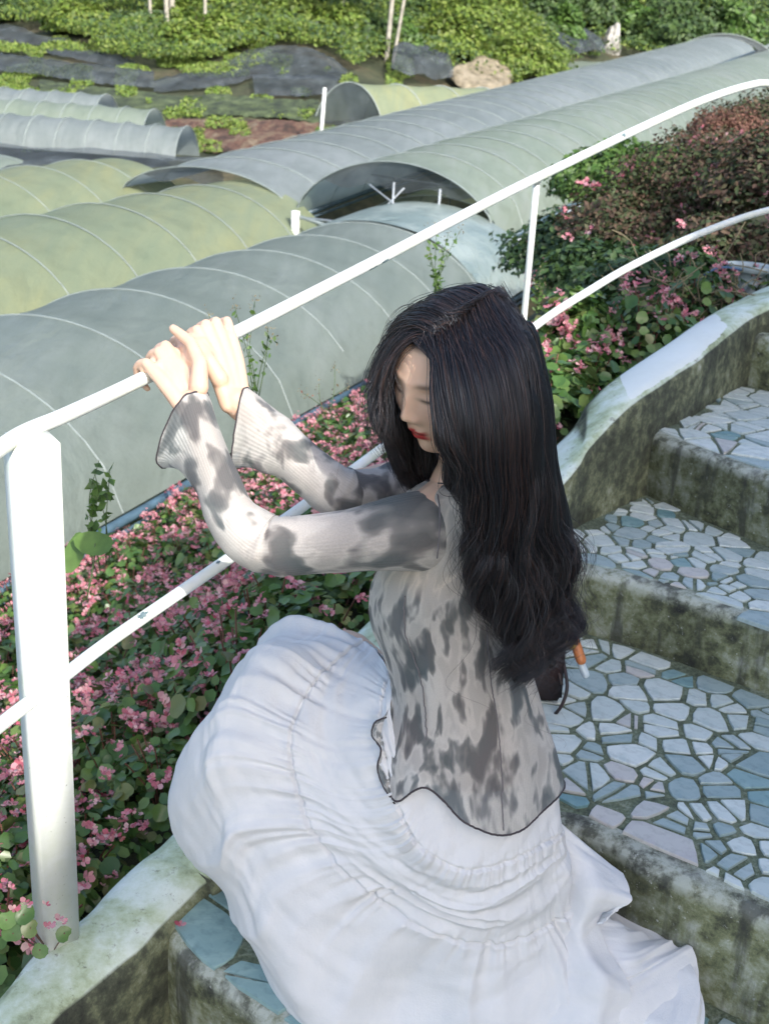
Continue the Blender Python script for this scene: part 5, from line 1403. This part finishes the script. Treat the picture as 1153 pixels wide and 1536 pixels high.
# ---- the skirt
n = NT('white_cotton')
w1_ = n.noise(16, 5, .6, dist=.4); w2_ = n.noise(300, 2, .6); w3_ = n.noise(42, 4, .6, stretch=(1, 1, .5))
n.set(Base_Color=n.ramp(w1_, [(.3, (.70, .72, .74)), (.7, (.78, .79, .80))]), Roughness=.85, Sheen_Weight=.2, Specular_IOR_Level=.25)
n.bump(n.mix(.25, w3_, w2_), .4, .006)
tl = n.node('ShaderNodeBsdfTranslucent'); tl.inputs[0].default_value = (.75, .77, .8, 1); mx = n.node('ShaderNodeMixShader'); mx.inputs[0].default_value = .12
n.link(n.b.outputs[0], mx.inputs[1]); n.link(tl.outputs[0], mx.inputs[2]); n.link(mx.outputs[0], n.out.inputs[0])
M['cotton'] = n.m
SK = [[(590, 1040, 1.77), (587, 1075, 1.74), (595, 1120, 1.71), (615, 1150, 1.70), (650, 1175, 1.695), (700, 1190, 1.695), (760, 1185, 1.71), (805, 1165, 1.75), (826, 1140, 1.81)],
      [(585, 1010, 1.83), (572, 1060, 1.77), (575, 1125, 1.72), (596, 1202, 1.695), (628, 1265, 1.685), (690, 1302, 1.688), (755, 1293, 1.705), (811, 1265, 1.745), (838, 1235, 1.82)],
      [(565, 978, 1.93), (518, 1040, 1.84), (503, 1125, 1.775), (523, 1215, 1.735), (575, 1290, 1.715), (660, 1345, 1.712), (750, 1352, 1.722), (815, 1322, 1.755), (841, 1280, 1.83)],
      [(545, 962, 1.98), (475, 1020, 1.87), (439, 1095, 1.805), (447, 1185, 1.775), (490, 1278, 1.752), (592, 1366, 1.745), (728, 1416, 1.75), (820, 1388, 1.785), (848, 1335, 1.86)],
      [(505, 945, 2.02), (412, 975, 1.90), (352, 1058, 1.835), (345, 1175, 1.805), (398, 1310, 1.785), (530, 1440, 1.775), (700, 1500, 1.772), (845, 1450, 1.80), (880, 1375, 1.89)],
      [(440, 938, 2.06), (372, 985, 1.95), (312, 1085, 1.875), (318, 1220, 1.85), (380, 1370, 1.82), (490, 1530, 1.785), (680, 1620, 1.765), (880, 1570, 1.78), (960, 1450, 1.87)],
      [(405, 975, 2.12), (335, 1050, 2.04), (278, 1150, 1.99), (277, 1255, 1.97), (352, 1345, 1.97), (455, 1530, 1.83), (660, 1700, 1.69), (930, 1640, 1.72), (1035, 1470, 1.85)],
      [(420, 1010, 2.20), (360, 1100, 2.16), (300, 1200, 2.12), (300, 1302, 2.085), (385, 1352, 2.03), (462, 1545, 1.835), (650, 1760, 1.62), (950, 1690, 1.68), (1050, 1490, 1.83)]]
rows = [close_far(r_, (.22, .24, .26, .28, .28, .26, .2, .14)[k], 0) for k, r_ in enumerate(SK)]
NU, NV = 330, 460
Ps = patch(rows, NU, NV); Ns = normals(Ps)
U7 = np.linspace(0, 7, NU)[:, None] * np.ones((1, NV)); V12 = np.linspace(0, 12, NV)[None, :] * np.ones((NU, 1))
def below(s_, L): return np.where(U7 >= s_, np.exp(-(U7 - s_) / L), 0)
def above(s_, L): return np.where(U7 < s_, np.exp((U7 - s_) / L), 0)
jit = n1(V12 * 3, U7 * .6, 9) * .12
g_hi = 1 - np.abs(n1((V12 + jit) * 17, U7 * .5, 11)) * 2.4
g_mid = 1 - np.abs(n1((V12 + jit) * 6.5, U7 * .40, 12)) * 2.4
g_lo = 1 - np.abs(n1((V12 + jit * .6) * 1.75, U7 * .22, 13)) * 2
d_ = (.0045 * g_hi + .0055 * g_mid) * (below(1, .40) + .5 * above(1, .12))
d_ += (.0060 * g_hi) * (below(3, .30) + .8 * above(3, .25)) + .0105 * g_mid * (below(3, .9) + .7 * above(3, .45))
d_ += .021 * g_lo * np.clip((U7 - 3) / 1.2, 0, 1) * np.exp(-np.clip(U7 - 6.2, 0, 9))
swag = np.clip((V12 - 3.6) / 1.5, 0, 1) * np.clip((9 - V12) / .8, 0, 1) * np.exp(-((U7 - 2.1) / .62) ** 2)
d_ += .012 * swag * (1 - 2.2 * np.abs(n1(U7 * 3.1 + n1(V12 * .7, U7 * .5, 14) * .9, V12 * .55, 15)))
left_ = np.clip((3.4 - V12) / 1.2, 0, 1) * np.clip((U7 - 1.0) / .4, 0, 1) * np.clip((3.0 - U7) / .5, 0, 1)
d_ += .006 * left_ * n1(U7 * 2.2 + V12 * 1.5, V12 * 3.2 - U7 * 1.1, 16)
d_ += .006 * n1(V12 * 1.2, U7 * 1.6, 17) + .0025 * n1(V12 * 4 + U7 * 3, U7 * 5, 18)
d_ -= .006 * np.exp(-((U7 - 1) / .03) ** 2) + .009 * np.exp(-((U7 - 3) / .03) ** 2)
Ps = Ps + Ns * d_[..., None]
skirt = sheet_obj('skirt', Ps, M['cotton'], person)
# the loose flounce trailing to the right over the lower step
def flounce(pts_in, pts_mid, pts_out, name, amp, seed):
    a, b, c2 = [spline([D(*p) for p in q], 120) for q in (pts_in, pts_mid, pts_out)]
    P_ = patch([a, a * .5 + b * .5, b, b * .5 + c2 * .5, c2], 40, 120); N_ = normals(P_)
    vv = np.linspace(0, 1, 120)[None] * np.ones((40, 1)); uu = np.linspace(0, 1, 40)[:, None] * np.ones((1, 120))
    P_ = P_ + N_ * (amp * (1 - 2 * np.abs(n1(vv * 9, uu * .8, seed))) * (.3 + uu) + .002 * n1(vv * 30, uu * 4, seed + 1))[..., None]
    return sheet_obj(name, P_, M['cotton'], skirt)
flounce([(830, 1225, 1.84), (838, 1300, 1.84), (832, 1380, 1.83), (815, 1470, 1.80), (800, 1580, 1.76)],
        [(880, 1270, 1.86), (892, 1330, 1.80), (868, 1405, 1.80), (900, 1475, 1.76), (880, 1600, 1.74)],
        [(925, 1308, 1.88), (944, 1350, 1.82), (893, 1384, 1.84), (940, 1482, 1.79), (930, 1600, 1.76)], 'flounce', .006, 31)
flounce([(862, 1375, 1.84), (872, 1430, 1.83), (880, 1500, 1.80), (870, 1600, 1.76)],
        [(925, 1385, 1.88), (945, 1440, 1.82), (930, 1500, 1.79), (960, 1610, 1.76)],
        [(935, 1398, 1.90), (1005, 1418, 1.89), (1041, 1442, 1.865), (1036, 1600, 1.77)], 'flounce', .008, 41)
flounce([(905, 1340, 1.87), (905, 1365, 1.85), (890, 1388, 1.84)], [(925, 1345, 1.84), (925, 1358, 1.82), (905, 1385, 1.81)], [(944, 1350, 1.82), (940, 1356, 1.815), (893, 1386, 1.82)], 'flounce', .001, 51)

# ---- hair
HN = [[(650, 508, 1.425), (652, 545, 1.405), (650, 590, 1.390), (656, 640, 1.385), (674, 685, 1.40), (702, 716, 1.43), (735, 740, 1.475), (775, 752, 1.51), (800, 765, 1.54)],
      [(652, 505, 1.425), (660, 550, 1.395), (668, 605, 1.38), (682, 660, 1.38), (702, 705, 1.40), (712, 745, 1.45), (731.2, 800, 1.49), (741.9, 870, 1.52), (762.3, 930, 1.56)],
      [(660, 497, 1.425), (676, 555, 1.38), (688, 620, 1.37), (700, 680, 1.385), (711, 735, 1.42), (724, 790, 1.47), (739.3, 850, 1.50), (756.3, 920, 1.55), (771.6, 975, 1.59)],
      [(675, 483, 1.43), (700, 550, 1.375), (715, 620, 1.36), (722, 690, 1.375), (728, 760, 1.43), (738.6, 830, 1.48), (756.6, 900, 1.52), (765.6, 965, 1.57), (772.1, 1022, 1.60)],
      [(690, 473.4, 1.43), (730, 545, 1.38), (748, 620, 1.37), (752, 700, 1.39), (748, 775, 1.44), (756.3, 845, 1.49), (771.8, 915, 1.53), (782.1, 980, 1.57), (785.4, 1020, 1.60)],
      [(705, 464.4, 1.44), (760, 530, 1.39), (782, 620, 1.385), (785, 700, 1.41), (780, 780, 1.455), (789.8, 855, 1.50), (797.8, 925, 1.54), (798.2, 965, 1.58), (803, 1000, 1.60)],
      [(720, 455, 1.455), (780, 515, 1.42), (797.4, 605, 1.42), (801.8, 695, 1.44), (808, 780, 1.475), (815.9, 850, 1.515), (815.4, 910, 1.55), (811.4, 955, 1.58), (820.6, 990, 1.60)],
      [(732, 449, 1.48), (790, 505, 1.47), (806.8, 600, 1.48), (811.8, 690, 1.49), (828, 775, 1.51), (837.9, 840, 1.54), (832, 900, 1.57), (824.7, 950, 1.59), (826.7, 1000, 1.60)],
      [(738, 446, 1.52), (788, 495, 1.55), (807.5, 590, 1.56), (814.7, 690, 1.56), (833, 775, 1.56), (843.9, 835, 1.57), (833.3, 895, 1.59), (826.1, 945, 1.60), (820.6, 985, 1.61)]]
HF = [[(648, 508, 1.43), (622, 510, 1.43), (596, 533, 1.45), (582, 565, 1.46), (574, 600, 1.47), (574, 635, 1.48), (585, 658, 1.49)],
      [(655, 502, 1.43), (618, 490, 1.46), (586, 515, 1.49), (568, 555, 1.51), (563, 600, 1.52), (568, 640, 1.52), (590, 668, 1.53)],
      [(670, 487, 1.44), (625, 473.4, 1.50), (588, 500, 1.54), (569, 550, 1.56), (570, 610, 1.57), (585, 660, 1.58), (608, 702, 1.60)],
      [(690, 473.4, 1.45), (640, 461.8, 1.53), (600, 488, 1.58), (590, 560, 1.61), (595, 640, 1.62), (605, 700, 1.64), (625, 735, 1.66)],
      [(715, 459, 1.47), (672, 446, 1.56), (630, 480, 1.62), (620, 560, 1.64), (630, 650, 1.65), (640, 705, 1.66), (655, 735, 1.68)],
      [(735, 447, 1.50), (712, 440, 1.58), (700, 474.8, 1.66), (700, 560, 1.68), (700, 650, 1.66), (690, 715, 1.66), (685, 745, 1.68)]]
HX = [[(650, 505, 1.42), (640, 496, 1.422), (622, 490, 1.438), (605, 500, 1.465), (588, 525, 1.49), (575, 560, 1.515)],
      [(668, 485, 1.42), (655, 474.8, 1.422), (635, 469.6, 1.435), (612, 475, 1.475), (592, 505, 1.52), (578, 545, 1.55)],
      [(695, 468.2, 1.42), (682, 458, 1.425), (660, 449, 1.442), (635, 460, 1.49), (612, 480, 1.55), (598, 520, 1.59)],
      [(728, 450, 1.45), (720, 442, 1.455), (700, 436, 1.472), (672, 442, 1.52), (645, 463.1, 1.59), (622, 490, 1.64)],
      [(752, 456, 1.47), (752, 446, 1.475), (740, 439, 1.50), (715, 438, 1.55), (690, 452, 1.62), (670, 474.8, 1.67)]]
def strands(guides, n_, K, seed, wave, spread_, layers=.02, bias=None, fray=1.0):
    r = np.random.default_rng(seed); g_ = np.array([[D(*p) for p in q] for q in guides]); ng, npt = g_.shape[:2]
    fine_ = np.array([spline(q, K) for q in g_]); nx = 41
    fine2 = np.stack([spline(fine_[:, k], nx) for k in range(K)], 1)                # across x K x 3
    nc = max(16, n_ // 190); ct = r.uniform(0, 1, nc); cph = r.uniform(0, 6.28, nc); coff = r.normal(size=(nc, 3)); cdep = r.uniform(0, 1, nc); cfr = r.uniform(.95, 1.08, nc)
    who = r.integers(nc, size=n_); t_ = np.clip(ct[who] + r.normal(size=n_) * .010, 0, 1) if bias is None else np.clip(bias(r, ct[who]), 0, 1)
    loose = r.uniform(0, 1, n_) < .06; t_ = np.where(loose, r.uniform(0, 1, n_), t_)
    x = t_ * (nx - 1 - 1e-6); i = x.astype(int); f = (x - i)[:, None, None]
    i2 = np.minimum(i + 1, nx - 1); P_ = fine2[i] * (1 - f) + fine2[i2] * f
    s_ = np.linspace(0, 1, K); grow = np.clip(s_ / .16, 0, 1); lo_ = np.clip((s_ - .34) / .42, 0, 1)
    T = nrm(np.gradient(P_, axis=1)); V_ = nrm(P_ - CAM); X_ = nrm(np.cross(T, V_))
    ph = (cph[who] * .15 + t_ * 5.5)[:, None] + s_[None] * 6.28 * wave[1] * cfr[who][:, None]
    P_ = P_ + X_ * (np.sin(ph) * wave[0] * lo_[None] ** 1.1)[..., None] + V_ * (np.cos(ph) * wave[0] * .8 * lo_[None])[..., None]
    if wave[0] > .01: P_ = P_ + X_ * (np.sin(s_[None] * 6.28 * 4.3 + t_[:, None] * 4.0 + cph[who][:, None] * .25) * .0190 * lo_[None])[..., None] + V_ * (np.cos(s_[None] * 6.28 * 4.3 + t_[:, None] * 4.0 + cph[who][:, None] * .25) * .0150 * lo_[None])[..., None] + (X_ * (coff[who][:, 0] * .0065)[:, None, None] + V_ * (coff[who][:, 1] * .008)[:, None, None]) * lo_[None, :, None]
    P_ = P_ + (coff[who][:, None] * spread_ * grow[None, :, None] * (.35 + lo_[None, :, None]))
    P_ = P_ + r.normal(size=(n_, 1, 3)) * (.0014 + .0026 * fray * lo_[None, :, None] ** 1.5) * (1 + 2.0 * loose[:, None, None])
    P_ = P_ + V_ * ((cdep[who][:, None] ** 1.5) * layers * (.3 + lo_[None]) * grow[None])[..., None]
    sd_ = nrm(np.cross(T[:, :1], V_[:, :1])); P_ = P_ + sd_ * (r.normal(size=n_) * .008)[:, None, None] * np.clip(1 - s_ / .12, 0, 1)[None, :, None]
    wv2 = np.stack([n1(s_[None] * 7 + r.uniform(0, 99, n_)[:, None], 0, k + 40) for k in range(3)], -1)
    P_ = P_ + wv2 * .0022 * (.3 + lo_[None, :, None])
    Ls = r.uniform(.76, .985, n_) ** .8                                        # ends at different lengths
    q = s_[None] * Ls[:, None] * (K - 1); i = np.minimum(q.astype(int), K - 2); f = (q - i)[..., None]; a = np.arange(n_)[:, None]
    return P_[a, i] * (1 - f) + P_[a, i + 1] * f
def hair_obj(name, P_, r0, parent, mat):
    n_, K = P_.shape[:2]; hc = bpy.data.hair_curves.new(name); hc.add_curves([K] * n_)
    base = np.array(parent_loc(parent)); hc.attributes['position'].data.foreach_set('vector', (P_ - base).astype(np.float32).ravel())
    ra = hc.attributes.get('radius') or hc.attributes.new('radius', 'FLOAT', 'POINT')
    prof_ = np.interp(np.linspace(0, 1, K), [0, .6, 1], [1, .95, .35]); ra.data.foreach_set('value', (np.ones((n_, 1)) * prof_[None] * r0).astype(np.float32).ravel())
    hc.materials.append(mat); o = bpy.data.objects.new(name, hc); COL.objects.link(o); o.parent = parent; return o
n = NT('black_hair')
hi_ = n.node('ShaderNodeHairInfo')
n.set(Base_Color=n.ramp(hi_.outputs['Random'], [(.0, (.006, .006, .007)), (.7, (.014, .011, .012)), (1, (.060, .032, .024))]), Roughness=.34, Specular_IOR_Level=.75, Specular_Tint=(.80, .88, 1.0, 1), Anisotropic=.6)
hm = n.m
n = NT('hair_core'); n.set(Base_Color=(.006, .006, .007, 1), Roughness=.55, Specular_IOR_Level=.3); n.bump(n.noise(30, 4, .6, stretch=(3, 3, .3)), .6, .01)
# a dense under-mass so the strands never show daylight
def mean(*g_): return [tuple(np.mean([q[k] for q in g_], 0)) for k in range(len(g_[0]))]
core = []
def cap(c0_, r_): core.append(ball(c0_, r_))
R3 = np.stack([Hf, Hs, Hu], 0)
core.append(ball(hp(-.016, .012, 0), (.0920, .088, .1010), R3))
for g_, rr in ((HN[3], .016), (HN[4], .022), (HN[5], .026), (HN[6], .026), (HN[7], .022), (HN[8], .020)):
    pts = [D(p[0], p[1], p[2] + .034) for p in g_[1:]]; core.append(limb(pts, [rr * .8, rr, rr * 1.1, rr * 1.15, rr, rr * .9, rr * .6, rr * .3], 12))
for g_, rr in ((HF[3], .020), (HF[4], .024), (HF[5], .026)):
    pts = [D(p[0] + 6, p[1] + 4, p[2] + .016) for p in g_[1:]]; core.append(limb(pts, [rr * .8, rr, rr, rr, rr * .8, rr * .5], 12))
cm = voxel(core, .004, 4, 'hair_core'); cm.materials.clear(); cm.materials.append(n.m); cm.polygons.foreach_set('use_smooth', np.ones(len(cm.polygons), bool))
hroot = link('hair', cm, person)
K = 46
hair_obj('strands', strands(HN, 21000, K, 1, (.0110, 3.3), .0060, .034), .00036, hroot, hm)
hair_obj('strands', strands(HF, 8000, 26, 2, (.003, 1.2), .003, .014, fray=.6), .00040, hroot, hm)
hair_obj('strands', strands(HX, 6500, 22, 6, (.001, 1.0), .0022, .008, fray=.5), .00040, hroot, hm)
hair_obj('strands', strands(HN[:3], 1100, K, 3, (.005, 1.6), .006, .004, fray=1.6), .00036, hroot, hm)
hair_obj('flyaway_strands', strands(HN[4:], 260, K, 4, (.016, 2.0), .014, .0, fray=5), .00028, hroot, hm)
hair_obj('flyaway_strands', strands(HF[:3], 90, 26, 5, (.008, 1.6), .008, .0, fray=4), .00026, hroot, hm)

# ------------------------------------------------------------------ handbag on the step behind her, and what sticks out of it
n = NT('dark_leather'); n.set(Base_Color=n.ramp(n.noise(30, 4), [(.4, (.016, .010, .011)), (.6, (.034, .020, .020))]), Roughness=.42).bump(n.noise(220, 3), .25, .001)
bg = Z(800, 1052, LV[1] + .012); ba = nrm(A(RI[0], RI[1], 0)); bb = A(-ba[1], ba[0], 0)
bag = empty('handbag', bg, 'small dark brown leather handbag standing on the paving behind her back', 'handbag')
bm_ = bmesh.new(); bmesh.ops.create_cube(bm_, size=1)
for v in bm_.verts:
    tp_ = .90 if v.co.z > 0 else 1.0
    v.co = Vector(tuple(bg + ba * v.co.x * .125 * tp_ + bb * (v.co.y * .06 * tp_ + .03) + A(0, 0, 1) * (v.co.z + .5) * .135))
bmesh.ops.bevel(bm_, geom=bm_.edges[:], offset=.008, segments=3, affect='EDGES')
d_ = bpy.data.meshes.new('bag_body'); bm_.to_mesh(d_); bm_.free(); d_.materials.append(n.m); d_.polygons.foreach_set('use_smooth', np.ones(len(d_.polygons), bool)); link('bag_body', d_, bag)
dd = float((bg - CAM).dot(FW))
for pts in ([(838, 965, dd), (846, 1000, dd - .02), (850, 1032, dd - .04), (842, 1058, dd - .04), (828, 1076, dd - .02)], [(822, 975, dd), (834, 990, dd - .01), (838, 1010, dd - .02), (842, 1028, dd - .02)]):
    V, F = tube(spline([D(*p) for p in pts], 16), .0042, 6); obj('strap', V, F, n.m, bag)
V, F = box(bg + A(0, 0, .136) + bb * .03, (.058, .004, .006), [ba, bb, A(0, 0, 1)]); obj('clasp', V, F, n.m, bag)
tb = empty('plastic_tube', D(850, 960, dd + .01), 'orange plastic tube with a yellow band and clear tip poking out behind the hair', 'tube')
def pl(name, a, b, r_, col, rough=.35, **kw):
    q = NT(name); q.set(Base_Color=(*col, 1), Roughness=rough, **kw); V, F = limb([D(*a), (D(*a) + D(*b)) / 2, D(*b)], (r_, r_, r_)); obj(name, V, F, q.m, tb)
pl('tube_body', (852, 935, dd), (871, 990, dd - .01), .0115, (.55, .20, .07)); pl('yellow_band', (848, 952, dd - .02), (857, 968, dd - .022), .010, (.60, .40, .05))
pl('clear_tip', (871, 995, dd), (878, 1012, dd), .009, (.55, .65, .72), .1)
